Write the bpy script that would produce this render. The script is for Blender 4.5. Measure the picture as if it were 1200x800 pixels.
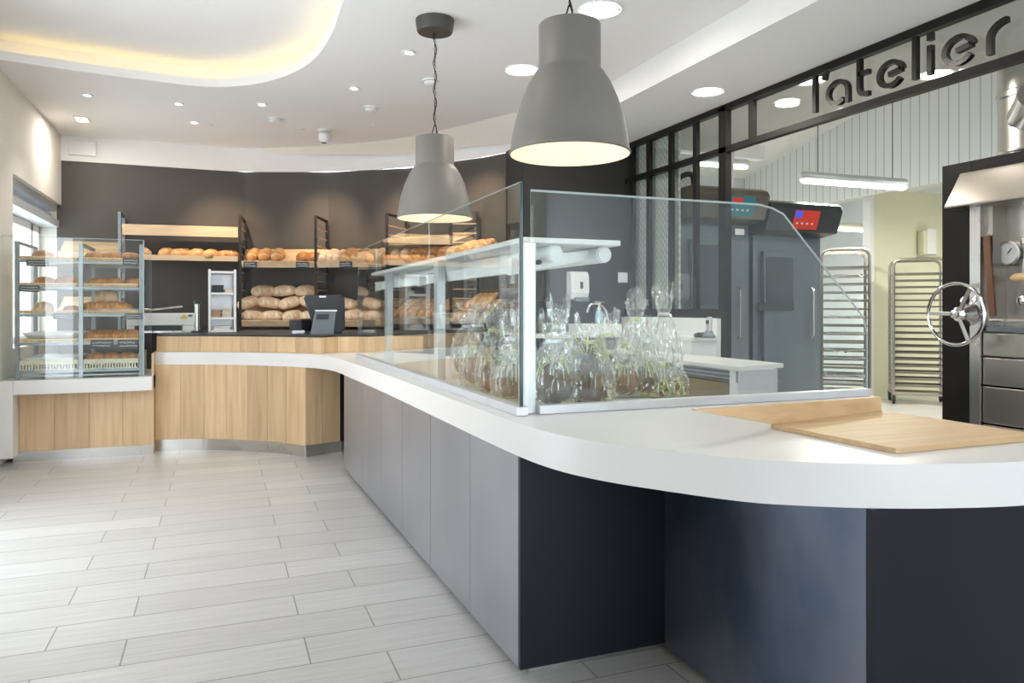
import bpy, bmesh, math, random
from mathutils import Vector, Matrix, noise
from mathutils.geometry import tessellate_polygon
random.seed(7)
for o in list(bpy.data.objects): bpy.data.objects.remove(o)
SC = bpy.context.scene
COL = SC.collection
PI = math.pi
R = math.radians

# ---------------------------------------------------------------- camera, world, exposure
F, VX, HY, EYE = 877., 258., 362., 1.3
TH = math.atan((600-VX)/F); SN, CS = math.sin(TH), math.cos(TH)
cd = bpy.data.cameras.new('camera'); cam = bpy.data.objects.new('camera', cd); COL.objects.link(cam)
cam.location = (0, 0, EYE); cam.rotation_euler = (PI/2, 0, -TH)
cd.sensor_width = 36; cd.lens = 36*F/1200; cd.shift_y = -(400-HY)/1200; cd.clip_start = .05
SC.camera = cam
SC.view_settings.view_transform = 'Standard'; SC.view_settings.look = 'None'
SC.view_settings.gamma = 1; SC.view_settings.use_curve_mapping = False
SC.view_settings.exposure = 0.26
try:
    SC.cycles.transparent_max_bounces = 32
    SC.cycles.max_bounces = 10; SC.cycles.diffuse_bounces = 5; SC.cycles.glossy_bounces = 6
except Exception: pass
W = bpy.data.worlds.new('sky'); SC.world = W; W.use_nodes = True
bgn = W.node_tree.nodes['Background']
bgn.inputs[0].default_value = (.86, .93, 1.0, 1); bgn.inputs[1].default_value = 5.5

def light(kind, name, loc, energy, color=(1, .93, .82), size=.12, rot=(0, 0, 0), parent=None, shape='DISK', spread=None, size_y=None):
    l = bpy.data.lights.new(name, kind); l.energy = energy; l.color = color
    if kind == 'AREA':
        l.shape = shape; l.size = size
        if size_y: l.size_y = size_y
        if spread: l.spread = spread
    else: l.shadow_soft_size = size
    o = bpy.data.objects.new(name, l); COL.objects.link(o); o.rotation_euler = rot
    o.location = loc
    if parent is not None:
        o.parent = parent; o.location = Vector(loc)-base_of(parent)
    return o

# pixel helpers: a direction of the photograph met with a real plane of the room
def ray(px, py):
    a = (px-600)/F
    return (SN+a*CS, CS-a*SN, (HY-py)/F)
def onz(px, py, z): d = ray(px, py); t = (z-EYE)/d[2]; return (t*d[0], t*d[1], z)
def ony(px, py, y): d = ray(px, py); t = y/d[1]; return (t*d[0], y, EYE+t*d[2])
def onx(px, py, x): d = ray(px, py); t = x/d[0]; return (x, t*d[1], EYE+t*d[2])

# ---------------------------------------------------------------- materials
def mat(name, col, rough=.5, metal=0., spec=.5, trans=0., emit=None, es=0., coat=0.):
    m = bpy.data.materials.new(name); m.use_nodes = True
    b = m.node_tree.nodes['Principled BSDF']
    b.inputs['Base Color'].default_value = (*col, 1); b.inputs['Roughness'].default_value = rough
    b.inputs['Metallic'].default_value = metal; b.inputs['Specular IOR Level'].default_value = spec
    b.inputs['Transmission Weight'].default_value = trans; b.inputs['Coat Weight'].default_value = coat
    if emit: b.inputs['Emission Color'].default_value = (*emit, 1); b.inputs['Emission Strength'].default_value = es
    return m
def N(m, t, **kw):
    n = m.node_tree.nodes.new(t)
    for k, v in kw.items(): setattr(n, k, v)
    return n
def LK(m, a, b): m.node_tree.links.new(a, b)
def noisy(name, c1, c2, scale=8, stretch=(1, 1, 1), rough=.5, metal=0., bump=0., detail=4, lo=.3, hi=.7, rvar=0., spec=.5, bdist=.01, island=0., coat=0.):
    m = mat(name, c1, rough, metal, spec, coat=coat); b = m.node_tree.nodes['Principled BSDF']
    tc = N(m, 'ShaderNodeTexCoord'); mp = N(m, 'ShaderNodeMapping'); mp.inputs['Scale'].default_value = stretch
    nz = N(m, 'ShaderNodeTexNoise'); nz.inputs['Scale'].default_value = scale; nz.inputs['Detail'].default_value = detail
    cr = N(m, 'ShaderNodeValToRGB'); e = cr.color_ramp.elements
    e[0].position = lo; e[1].position = hi; e[0].color = (*c1, 1); e[1].color = (*c2, 1)
    LK(m, tc.outputs['Object'], mp.inputs[0]); LK(m, nz.outputs['Fac'], cr.inputs[0])
    src = mp.outputs[0]
    out = cr.outputs[0]
    if island:
        g = N(m, 'ShaderNodeNewGeometry'); vm = N(m, 'ShaderNodeVectorMath', operation='ADD')
        sc = N(m, 'ShaderNodeMath', operation='MULTIPLY'); sc.inputs[1].default_value = 37.
        LK(m, g.outputs['Random Per Island'], sc.inputs[0]); LK(m, mp.outputs[0], vm.inputs[0]); LK(m, sc.outputs[0], vm.inputs[1]); src = vm.outputs[0]
        hs = N(m, 'ShaderNodeHueSaturation'); mr = N(m, 'ShaderNodeMapRange')
        mr.inputs[3].default_value = 1-island; mr.inputs[4].default_value = 1+island
        LK(m, g.outputs['Random Per Island'], mr.inputs[0]); LK(m, mr.outputs[0], hs.inputs['Value']); LK(m, cr.outputs[0], hs.inputs['Color'])
        out = hs.outputs[0]
    LK(m, src, nz.inputs['Vector']); LK(m, out, b.inputs['Base Color'])
    if bump:
        bp = N(m, 'ShaderNodeBump'); bp.inputs['Strength'].default_value = bump; bp.inputs['Distance'].default_value = bdist
        LK(m, nz.outputs['Fac'], bp.inputs['Height']); LK(m, bp.outputs[0], b.inputs['Normal'])
    if rvar:
        mr2 = N(m, 'ShaderNodeMapRange'); mr2.inputs[3].default_value = rough-rvar; mr2.inputs[4].default_value = rough+rvar
        LK(m, nz.outputs['Fac'], mr2.inputs[0]); LK(m, mr2.outputs[0], b.inputs['Roughness'])
    return m
def glassy(name, tint=(.96, .985, .975), rough=0., ior=1.5, white=0., crinkle=0.):
    m = bpy.data.materials.new(name); m.use_nodes = True; nt = m.node_tree
    for n in list(nt.nodes): nt.nodes.remove(n)
    o = N(m, 'ShaderNodeOutputMaterial'); t = N(m, 'ShaderNodeBsdfTransparent'); g = N(m, 'ShaderNodeBsdfGlossy'); x = N(m, 'ShaderNodeMixShader'); f = N(m, 'ShaderNodeFresnel')
    t.inputs[0].default_value = (*tint, 1); g.inputs[0].default_value = (1, 1, 1, 1); g.inputs['Roughness'].default_value = rough
    # the same reflectance seen from either side of the thin pane
    geo = N(m, 'ShaderNodeNewGeometry'); mm = N(m, 'ShaderNodeMix', data_type='FLOAT')
    mm.inputs[2].default_value = ior; mm.inputs[3].default_value = 1/ior
    LK(m, geo.outputs['Backfacing'], mm.inputs[0])
    LK(m, mm.outputs[0], f.inputs[0])
    if crinkle:
        tc = N(m, 'ShaderNodeTexCoord'); vo = N(m, 'ShaderNodeTexVoronoi'); vo.inputs['Scale'].default_value = 34
        mp = N(m, 'ShaderNodeMapping'); mp.inputs['Scale'].default_value = (1, 1, .45); LK(m, tc.outputs['Object'], mp.inputs[0]); LK(m, mp.outputs[0], vo.inputs['Vector'])
        bp = N(m, 'ShaderNodeBump'); bp.inputs['Strength'].default_value = 1; bp.inputs['Distance'].default_value = crinkle
        LK(m, vo.outputs['Distance'], bp.inputs['Height']); LK(m, bp.outputs[0], g.inputs['Normal']); LK(m, bp.outputs[0], f.inputs['Normal'])
    LK(m, f.outputs[0], x.inputs[0]); LK(m, t.outputs[0], x.inputs[1]); LK(m, g.outputs[0], x.inputs[2])
    last = x
    if white:
        d = N(m, 'ShaderNodeBsdfDiffuse'); d.inputs[0].default_value = (.9, .92, .92, 1)
        x2 = N(m, 'ShaderNodeMixShader'); x2.inputs[0].default_value = white
        LK(m, x.outputs[0], x2.inputs[1]); LK(m, d.outputs[0], x2.inputs[2]); last = x2
    LK(m, last.outputs[0], o.inputs[0])
    return m

M = {}
M['wall'] = noisy('cream_plaster', (.78, .75, .69), (.80, .77, .71), 30, rough=.85, bump=.03)
M['ceil'] = noisy('white_ceiling', (.84, .835, .83), (.85, .845, .84), 20, rough=.9)
M['ceil_kit'] = noisy('kitchen_ceiling', (.70, .70, .66), (.74, .74, .70), 12, rough=.8)
M['darkwall'] = noisy('brown_black_panel', (.066, .058, .052), (.078, .069, .062), 2, rough=.5, spec=.5)
M['blackwall'] = noisy('black_panel', (.016, .015, .015), (.022, .021, .021), 3, rough=.5)
M['slab'] = noisy('white_solid_surface', (.74, .735, .725), (.745, .74, .73), 60, rough=.32)
M['oak'] = noisy('pale_oak', (.52, .35, .195), (.68, .49, .30), 3.0, (7, 7, .55), rough=.5, bump=.06, island=.13, detail=7, rvar=.05)
M['oakh'] = noisy('oak_board', (.55, .36, .185), (.68, .48, .27), 3.0, (.8, 9, 9), rough=.5, bump=.05, detail=7, island=.06)
M['oaks'] = noisy('oak_shelf', (.60, .41, .235), (.74, .55, .35), 2.2, (.9, 8, 8), rough=.55, bump=.05, detail=6, island=.05)
M['steelpanel'] = noisy('waxed_blue_steel', (.30, .315, .35), (.40, .405, .43), 1.7, (1, 1, .8), rough=.36, metal=.7, rvar=.07, detail=5, island=.05)  # bright reflections on the window-facing panels are put into this lighter base
M['steeldark'] = noisy('dark_blue_steel', (.007, .008, .014), (.011, .012, .019), 2.0, (1, 1, .6), rough=.42, metal=.15, spec=.3, rvar=.06, detail=5)  # same cladding steel, its shaded faces painted with a darker base
M['steeldeep'] = noisy('mottled_blue_steel', (.045, .072, .12), (.20, .208, .245), 1.9, (1, 1, .7), rough=.32, metal=.7, rvar=.08, detail=6)
M['inox'] = noisy('brushed_stainless', (.56, .55, .53), (.62, .61, .59), 1.5, rough=.27, metal=1., rvar=.03)
M['inoxh'] = noisy('warm_brushed_stainless', (.40, .375, .335), (.46, .43, .39), 1.5, rough=.3, metal=1., rvar=.03)
M['inoxblue'] = noisy('blue_film_stainless', (.15, .17, .20), (.22, .24, .27), 1.4, (1, 1, .6), rough=.32, metal=.7, rvar=.05)
M['chrome'] = mat('polished_metal', (.75, .75, .75), .12, 1.)
M['alu'] = noisy('satin_aluminium', (.66, .68, .70), (.72, .74, .76), 9, rough=.35, metal=.55)
M['rackm'] = noisy('grey_rack_metal', (.24, .27, .30), (.32, .35, .38), 9, rough=.35, metal=.7)
M['ladder'] = noisy('black_iron', (.03, .028, .026), (.05, .045, .04), 9, rough=.5, metal=.5)
M['black'] = noisy('black_frame', (.006, .0055, .005), (.009, .008, .0075), 7, rough=.45, spec=.3)
M['letter'] = noisy('black_gloss_letter', (.015, .014, .013), (.03, .027, .024), 7, rough=.22, metal=.3)
M['lampgrey'] = noisy('matt_grey_lamp', (.19, .18, .165), (.205, .195, .18), 5, rough=.5, metal=.2)
M['lampin'] = mat('lamp_inside', (.82, .76, .62), .5)
M['canopy'] = mat('dark_lamp_canopy', (.06, .055, .05), .5)
M['whitep'] = noisy('white_plastic', (.78, .79, .79), (.82, .82, .82), 6, rough=.35)
M['enamel'] = noisy('white_enamel', (.80, .80, .80), (.84, .84, .84), 3, rough=.3)
M['greyp'] = mat('grey_plastic', (.16, .19, .22), .4)
M['darkp'] = noisy('dark_plastic', (.02, .024, .03), (.035, .04, .048), 6, rough=.4)
M['slate'] = noisy('chalk_slate', (.045, .052, .065), (.06, .07, .085), 20, rough=.6)
M['chalk'] = mat('white_chalk', (.8, .8, .8), .9)
M['glass'] = glassy('clear_glass')
M['glass1'] = glassy('clear_glass_partition', (.93, .95, .95))
M['edge'] = mat('green_glass_edge', (.012, .05, .045), .15)
M['edgel'] = mat('pale_glass_edge', (.40, .46, .45), .2)
M['cello'] = glassy('cellophane', (.98, .985, .98), .05, 2.0, .03, .02)
M['choc'] = noisy('chocolate', (.045, .018, .009), (.09, .04, .02), 14, rough=.28, bump=.25)
M['chocm'] = noisy('milk_chocolate', (.16, .075, .035), (.26, .13, .065), 20, rough=.35, bump=.3)
M['raffia'] = noisy('green_raffia', (.36, .46, .14), (.78, .76, .48), 30, rough=.6, island=.25)
M['candy'] = mat('yellow_sweet', (.75, .62, .10), .35)
M['paper'] = noisy('white_paper', (.82, .83, .84), (.86, .87, .88), 12, rough=.7, bump=.1)
M['basket'] = noisy('pale_wicker', (.62, .55, .42), (.80, .75, .62), 60, (1, 1, 2.5), rough=.8, bump=.6)
M['tile'] = None
M['cream'] = noisy('cream_gloss_panel', (.70, .68, .50), (.74, .72, .55), 2, rough=.3)
M['kitwall'] = noisy('white_kitchen_wall', (.66, .70, .74), (.70, .74, .78), 3, rough=.6)
M['blue'] = mat('pale_blue_liquid', (.35, .62, .80), .2)
M['lemon'] = mat('yellow_sticker', (.75, .55, .06), .5)
M['led'] = mat('warm_led', (1, .9, .65), .5, emit=(1, .72, .28), es=4.2)
M['down'] = mat('downlight_glow', (1, 1, 1), .5, emit=(1, .95, .86), es=7)
M['tubeglow'] = mat('fluorescent_glow', (1, 1, 1), .5, emit=(1, .98, .84), es=4)
M['bulb'] = mat('bulb_glow', (1, 1, 1), .5, emit=(1, .84, .58), es=3)
M['red'] = mat('red_display', (.3, .02, .012), .4, emit=(1, .05, .02), es=.22)
M['cyan'] = mat('cyan_display', (.02, .12, .15), .4, emit=(.05, .5, .6), es=.08)
M['bluelcd'] = mat('blue_display', (.03, .05, .5), .4, emit=(.1, .15, 1), es=.3)
M['brownw'] = noisy('dark_wood', (.12, .05, .025), (.22, .10, .05), 4, (6, 6, .6), rough=.5)
M['rubber'] = mat('black_rubber', (.01, .01, .01), .6)
M['blindm'] = noisy('blind_metal', (.55, .60, .66), (.65, .70, .76), 3, rough=.4, metal=.2)
M['ovencap'] = noisy('bronze_canopy', (.13, .115, .095), (.18, .16, .13), 3, rough=.35, metal=.6)

def crust(name, a, b, cut, flour=.25):
    m = noisy(name, a, b, 16, rough=.5, bump=.35, detail=6, lo=.35, hi=.65, bdist=.006)
    bs = m.node_tree.nodes['Principled BSDF']; old = bs.inputs['Base Color'].links[0].from_socket
    at = N(m, 'ShaderNodeAttribute'); at.attribute_name = 'cut'
    mx = N(m, 'ShaderNodeMix', data_type='RGBA'); mx.inputs['B'].default_value = (*cut, 1)
    LK(m, at.outputs['Fac'], mx.inputs['Factor']); LK(m, old, mx.inputs['A'])
    nz = N(m, 'ShaderNodeTexNoise'); nz.inputs['Scale'].default_value = 40
    tc = N(m, 'ShaderNodeTexCoord'); LK(m, tc.outputs['Object'], nz.inputs['Vector'])
    mr = N(m, 'ShaderNodeMapRange'); mr.inputs[1].default_value = .5; mr.inputs[2].default_value = .75; mr.inputs[4].default_value = flour
    m2 = N(m, 'ShaderNodeMix', data_type='RGBA'); m2.inputs['B'].default_value = (.85, .74, .6, 1)
    LK(m, nz.outputs['Fac'], mr.inputs[0]); LK(m, mr.outputs[0], m2.inputs['Factor']); LK(m, mx.outputs['Result'], m2.inputs['A'])
    LK(m, m2.outputs['Result'], bs.inputs['Base Color'])
    return m
M['crust'] = crust('golden_crust', (.50, .21, .055), (.76, .41, .15), (.90, .70, .42))
M['crustd'] = crust('brown_crust', (.32, .11, .028), (.58, .25, .075), (.72, .45, .22))
M['crustp'] = crust('floured_crust', (.60, .37, .20), (.82, .62, .43), (.88, .76, .58), .6)
M['crustr'] = crust('glazed_pastry', (.30, .09, .02), (.62, .26, .06), (.80, .48, .18), .1)

def floor_mat():
    m = mat('wood_look_tile', (.6, .58, .55), .32); b = m.node_tree.nodes['Principled BSDF']
    tc = N(m, 'ShaderNodeTexCoord'); mp = N(m, 'ShaderNodeMapping'); mp.inputs['Location'].default_value = (-.595, -2.98, 0)
    br = N(m, 'ShaderNodeTexBrick', offset=.3011, offset_frequency=2)
    br.inputs['Scale'].default_value = 1; br.inputs['Brick Width'].default_value = .931; br.inputs['Row Height'].default_value = .2365
    br.inputs['Mortar Size'].default_value = .0028; br.inputs['Mortar Smooth'].default_value = 0
    br.inputs['Color1'].default_value = (.44, .43, .415, 1); br.inputs['Color2'].default_value = (.51, .50, .485, 1); br.inputs['Mortar'].default_value = (.20, .19, .18, 1)
    LK(m, tc.outputs['Object'], mp.inputs[0]); LK(m, mp.outputs[0], br.inputs['Vector'])
    m2 = N(m, 'ShaderNodeMapping'); m2.inputs['Scale'].default_value = (1.2, 26, 1); nz = N(m, 'ShaderNodeTexNoise'); nz.inputs['Scale'].default_value = 2.2; nz.inputs['Detail'].default_value = 8; nz.inputs['Roughness'].default_value=.65
    LK(m, tc.outputs['Object'], m2.inputs[0]); LK(m, m2.outputs[0], nz.inputs['Vector'])
    mr = N(m, 'ShaderNodeMapRange'); mr.inputs[1].default_value = .3; mr.inputs[2].default_value = .7; mr.inputs[3].default_value = .86; mr.inputs[4].default_value = 1.1
    mx = N(m, 'ShaderNodeMix', data_type='RGBA', blend_type='MULTIPLY'); mx.inputs['Factor'].default_value = 1
    LK(m, nz.outputs['Fac'], mr.inputs[0]); LK(m, br.outputs['Color'], mx.inputs['A']); LK(m, mr.outputs[0], mx.inputs['B']); LK(m, mx.outputs['Result'], b.inputs['Base Color'])
    bp = N(m, 'ShaderNodeBump'); bp.inputs['Strength'].default_value = .25; bp.inputs['Distance'].default_value = .003; bp.invert = True
    LK(m, br.outputs['Fac'], bp.inputs['Height']); LK(m, bp.outputs[0], b.inputs['Normal'])
    return m
M['floor'] = floor_mat()
def stripe_mat():
    m = mat('white_board_cladding', (.72, .73, .72), .5); b = m.node_tree.nodes['Principled BSDF']
    tc = N(m, 'ShaderNodeTexCoord'); sp = N(m, 'ShaderNodeSeparateXYZ'); LK(m, tc.outputs['Object'], sp.inputs[0])
    a = N(m, 'ShaderNodeMath', operation='MULTIPLY'); a.inputs[1].default_value = 1/.135; LK(m, sp.outputs['Y'], a.inputs[0])
    f = N(m, 'ShaderNodeMath', operation='FRACT'); LK(m, a.outputs[0], f.inputs[0])
    g = N(m, 'ShaderNodeMath', operation='LESS_THAN'); g.inputs[1].default_value = .10; LK(m, f.outputs[0], g.inputs[0])
    mx = N(m, 'ShaderNodeMix', data_type='RGBA'); mx.inputs['A'].default_value = (.74, .75, .74, 1); mx.inputs['B'].default_value = (.40, .42, .42, 1)
    LK(m, g.outputs[0], mx.inputs['Factor']); LK(m, mx.outputs['Result'], b.inputs['Base Color'])
    return m
M['clad'] = stripe_mat()
def tilepat():
    m = mat('patterned_wall_tile', (.6, .6, .58), .35); b = m.node_tree.nodes['Principled BSDF']
    tc = N(m, 'ShaderNodeTexCoord'); vo = N(m, 'ShaderNodeTexChecker'); vo.inputs['Scale'].default_value = 26
    vo.inputs['Color1'].default_value = (.72, .72, .67, 1); vo.inputs['Color2'].default_value = (.40, .41, .38, 1)
    wv = N(m, 'ShaderNodeTexBrick'); wv.inputs['Scale'].default_value = 22; wv.inputs['Color1'].default_value = (.75, .75, .7, 1); wv.inputs['Color2'].default_value = (.62, .62, .58, 1); wv.inputs['Mortar'].default_value = (.2, .21, .2, 1); mpp = N(m, 'ShaderNodeMapping'); mpp.inputs['Rotation'].default_value = (PI/2, 0, PI/2)
    LK(m, tc.outputs['Object'], vo.inputs[0]); LK(m, tc.outputs['Object'], mpp.inputs[0]); LK(m, mpp.outputs[0], wv.inputs[0])
    mx = N(m, 'ShaderNodeMix', data_type='RGBA'); mx.inputs['Factor'].default_value = .5
    LK(m, vo.outputs[0], mx.inputs['A']); LK(m, wv.outputs['Color'], mx.inputs['B'])
    LK(m, mx.outputs['Result'], b.inputs['Base Color'])
    return m
M['tile'] = tilepat()

# ---------------------------------------------------------------- mesh helpers
def base_of(o):
    v = Vector((0, 0, 0))
    while o is not None: v = v+o.location; o = o.parent
    return v
class G:
    def __init__(s): s.b = bmesh.new(); s.cut = None
    def face(s, pts):
        vs = [s.b.verts.new(p) for p in pts]; s.b.faces.new(vs); return s
    def hexa(s, p):  # 8 points: bottom 4, top 4
        v = [s.b.verts.new(q) for q in p]
        for f in ((3, 2, 1, 0), (4, 5, 6, 7), (0, 1, 5, 4), (1, 2, 6, 5), (2, 3, 7, 6), (3, 0, 4, 7)): s.b.faces.new([v[i] for i in f])
        return s
    def box(s, x0, x1, y0, y1, z0, z1):
        return s.hexa([(x0, y0, z0), (x1, y0, z0), (x1, y1, z0), (x0, y1, z0), (x0, y0, z1), (x1, y0, z1), (x1, y1, z1), (x0, y1, z1)])
    def mbox(s, m, sx, sy, sz):   # centred box under a matrix
        c = [(-1, -1, -1), (1, -1, -1), (1, 1, -1), (-1, 1, -1), (-1, -1, 1), (1, -1, 1), (1, 1, 1), (-1, 1, 1)]
        return s.hexa([m @ Vector((a*sx/2, b*sy/2, d*sz/2)) for a, b, d in c])
    def bar(s, a, b, w, h=None, up=(0, 0, 1)):  # rectangular bar between two points
        a, b = Vector(a), Vector(b); h = h or w; d = (b-a).normalized(); u = Vector(up)
        if abs(d.dot(u)) > .99: u = Vector((1, 0, 0))
        r = d.cross(u).normalized(); u = r.cross(d)
        P = []
        for q in (a, b): P.append([q+r*(i*w/2)+u*(j*h/2) for i, j in ((-1, -1), (1, -1), (1, 1), (-1, 1))])
        return s.hexa(P[0]+P[1])
    def tube(s, pts, r, n=10, closed=False, cap=True):
        pts = [Vector(p) for p in pts]; rings = []
        k = len(pts); up = Vector((0, 0, 1)); prev = None
        for i, p in enumerate(pts):
            if closed: t = pts[(i+1) % k]-pts[i-1]
            else: t = pts[min(i+1, k-1)]-pts[max(i-1, 0)]
            t = t.normalized() if t.length > 1e-9 else Vector((0, 0, 1))
            if prev is None:
                a = t.orthogonal().normalized()
            else:
                a = prev-t*prev.dot(t); a = a.normalized() if a.length > 1e-6 else t.orthogonal().normalized()
            prev = a; c = t.cross(a); rr = r[i] if isinstance(r, (list, tuple)) else r
            rings.append([s.b.verts.new(p+a*math.cos(q*2*PI/n)*rr+c*math.sin(q*2*PI/n)*rr) for q in range(n)])
        for i in range(k if closed else k-1):
            A, B = rings[i], rings[(i+1) % k]
            for q in range(n): s.b.faces.new((A[q], A[(q+1) % n], B[(q+1) % n], B[q]))
        if cap and not closed:
            s.b.faces.new(rings[0][::-1]); s.b.faces.new(rings[-1])
        return s
    def lathe(s, prof, c=(0, 0, 0), n=32, m=None, closed=False):
        c = Vector(c); rings = []
        for r, z in prof:
            ring = []
            for q in range(n):
                v = Vector((r*math.cos(q*2*PI/n), r*math.sin(q*2*PI/n), z))
                ring.append(s.b.verts.new((m @ v if m else v)+c))
            rings.append(ring)
        for i in range(len(rings)-1):
            A, B = rings[i], rings[i+1]
            for q in range(n): s.b.faces.new((A[q], A[(q+1) % n], B[(q+1) % n], B[q]))
        if not closed:
            s.b.faces.new(rings[0][::-1]); s.b.faces.new(rings[-1])
        return s
    def prism(s, poly, z0, z1):
        bt = [s.b.verts.new((p[0], p[1], z0)) for p in poly]; tp = [s.b.verts.new((p[0], p[1], z1)) for p in poly]
        n = len(poly)
        for i in range(n): s.b.faces.new((bt[i], bt[(i+1) % n], tp[(i+1) % n], tp[i]))
        for tri in tessellate_polygon([[Vector((p[0], p[1], 0)) for p in poly]]):
            s.b.faces.new([bt[i] for i in tri]); s.b.faces.new([tp[i] for i in tri[::-1]])
        return s
    def prism_ax(s, poly, axis, a0, a1):  # polygon in the other two axes, extruded along axis
        def P(p, a):
            if axis == 'x': return (a, p[0], p[1])
            return (p[0], a, p[1])
        A = [s.b.verts.new(P(p, a0)) for p in poly]; B = [s.b.verts.new(P(p, a1)) for p in poly]; n = len(poly)
        for i in range(n): s.b.faces.new((A[i], A[(i+1) % n], B[(i+1) % n], B[i]))
        f1 = s.b.faces.new(A[::-1]); f2 = s.b.faces.new(B); bmesh.ops.triangulate(s.b, faces=[f1, f2])
        return s
    def wallstrip(s, line, z0, z1, th=.02, side=1):  # a thin vertical sheet following a plan line
        n = len(line); off = []
        for i in range(n):
            a = Vector(line[max(i-1, 0)][:2]); b = Vector(line[min(i+1, n-1)][:2]); t = (b-a).normalized()
            off.append(Vector((line[i][0]-t.y*th*side, line[i][1]+t.x*th*side)))
        return s.prism([tuple(p[:2]) for p in line]+[tuple(p) for p in off[::-1]], z0, z1)
    def xf(s, m):
        bmesh.ops.transform(s.b, matrix=m, verts=s.b.verts); return s
    def build(s, name, m, parent=None, smooth=False, bevel=0., seg=2, local=False, angle=35):
        bmesh.ops.recalc_face_normals(s.b, faces=s.b.faces)
        off = base_of(parent) if (parent is not None and not local) else Vector((0, 0, 0))
        org = Vector((0, 0, 0))
        if parent is None and not local:
            zs = [v.co for v in s.b.verts]
            org = Vector((sum(v.x for v in zs)/len(zs), sum(v.y for v in zs)/len(zs), min(v.z for v in zs)))
        for v in s.b.verts: v.co -= off+org
        me = bpy.data.meshes.new(name); s.b.to_mesh(me); s.b.free()
        o = bpy.data.objects.new(name, me); COL.objects.link(o); o.location = org
        if parent is not None: o.parent = parent
        mm = m if isinstance(m, (list, tuple)) else [m]
        for q in mm: me.materials.append(q)
        if smooth:
            for p in me.polygons: p.use_smooth = True
            try: me.set_sharp_from_angle(angle=R(angle))
            except Exception: pass
        if bevel:
            b = o.modifiers.new('bevel', 'BEVEL'); b.width = bevel; b.segments = seg; b.limit_method = 'ANGLE'; b.angle_limit = R(40)
        return o
LABELS = {}
def tag(o, label, cat, group=None, kind=None):
    o['label'] = label; o['category'] = cat
    if group: o['group'] = group
    if kind: o['kind'] = kind
    return o
def thing(name, loc, label, cat, group=None):
    o = bpy.data.objects.new(name, None); COL.objects.link(o); o.location = loc; o.empty_display_size = .1
    return tag(o, label, cat, group)
def struct(name, g, m, **k):
    o = g.build(name, m, **k)
    o['kind'] = 'structure'; return o
KIDS = {}
def dup(root, loc, rot=(0, 0, 0), scale=None, label=None, group=None, m=None):
    r = root.copy(); COL.objects.link(r); r.location = loc; r.rotation_euler = rot
    if scale: r.scale = scale if isinstance(scale, (tuple, list)) else (scale,)*3
    if label: r['label'] = label
    if group: r['group'] = group
    def rec(a, b):
        for ch in list(a.children):
            c = ch.copy(); COL.objects.link(c); c.parent = b; rec(ch, c)
    rec(root, r)
    return r
def catmull(p, k=6):
    out = []; n = len(p)
    for i in range(n-1):
        a, b, c, d = p[max(i-1, 0)], p[i], p[i+1], p[min(i+2, n-1)]
        for q in range(k):
            t = q/k
            out.append(tuple(.5*((2*b[j])+(-a[j]+c[j])*t+(2*a[j]-5*b[j]+4*c[j]-d[j])*t*t+(-a[j]+3*b[j]-3*c[j]+d[j])*t**3) for j in range(len(b))))
    out.append(tuple(p[-1])); return out
def offset(line, d):
    out = []; n = len(line)
    for i in range(n):
        a = Vector(line[max(i-1, 0)][:2]); b = Vector(line[min(i+1, n-1)][:2]); t = (b-a).normalized()
        out.append((line[i][0]-t.y*d, line[i][1]+t.x*d))
    return out
ORD = ['first', 'second', 'third', 'fourth', 'fifth', 'sixth', 'seventh', 'eighth', 'ninth', 'tenth', 'eleventh', 'twelfth', 'thirteenth', 'fourteenth', 'fifteenth', 'sixteenth', 'seventeenth', 'eighteenth', 'nineteenth', 'twentieth']
def which(i, n):
    if n == 1: return 'only'
    if i == 0: return 'leftmost'
    if i == n-1: return 'rightmost'
    return ORD[i]+' from left'
# ================================================================ THE SETTING
HC = 3.3          # main ceiling
XL, XB, XP = -1.706, 3.207, 4.107     # left wall, bulkhead, glazed partition
struct('floor', G().box(-2.2, 11.5, -4, 12.2, -.05, 0), M['floor'])

# main ceiling with the curved opening of the light tray
tray = [(-1.706, 7.10), (-1.3, 7.17), (-1.033, 7.22), (-.518, 7.28), (-.093, 7.29), (.277, 7.07), (.56, 6.66), (.72, 6.16), (.775, 5.541), (.765, 4.98), (.76, 4.2), (.76, 3.0), (.76, 1.0), (.76, -1.2)]
trs = catmull(tray, 5)
cl = G(); cl.prism([(-1.706, 10.05)]+trs+[(3.207, -1.2), (3.207, 10.05)], HC, HC+.03)
cl.prism([(-1.75, -4), (XB, -4), (XB, -1.2), (-1.75, -1.2)], HC, HC+.03)
ceil = struct('ceiling', cl, M['ceil'])
lip = struct('trim_1', G().wallstrip(trs, HC, HC+.075, .02, -1), M['ceil'])        # edge of the lower ceiling around the tray
cove = offset(trs, -0.0); outer = offset(trs, .17)
outl = [(x, y) for x, y in offset(trs, .17)]
struct('trim_2', G().wallstrip(outl, HC+.03, 3.52, .02, 1), M['ceil'])
struct('ceiling_tray', G().prism([(-1.9, -1.3), (1.1, -1.3), (1.1, 7.6), (-1.9, 7.6)], 3.52, 3.55), M['ceil'])
ledl = offset(trs, .07)
led = G().tube([(x, y, HC+.05) for x, y in ledl if x > -1.68], .009, 6).build('led_strip', M['led'])
tag(led, 'warm light strip hidden along the curved edge of the ceiling tray', 'light strip')
# bulkhead and soffit over the counter
struct('trim_3', G().box(XB, XB+.03, -4, 7.6, 3.076, HC+.05), M['ceil'])
struct('ceiling_soffit', G().box(XB+.03, XP+.04, -4, 7.1, 3.076, 3.10), M['ceil'])

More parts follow.
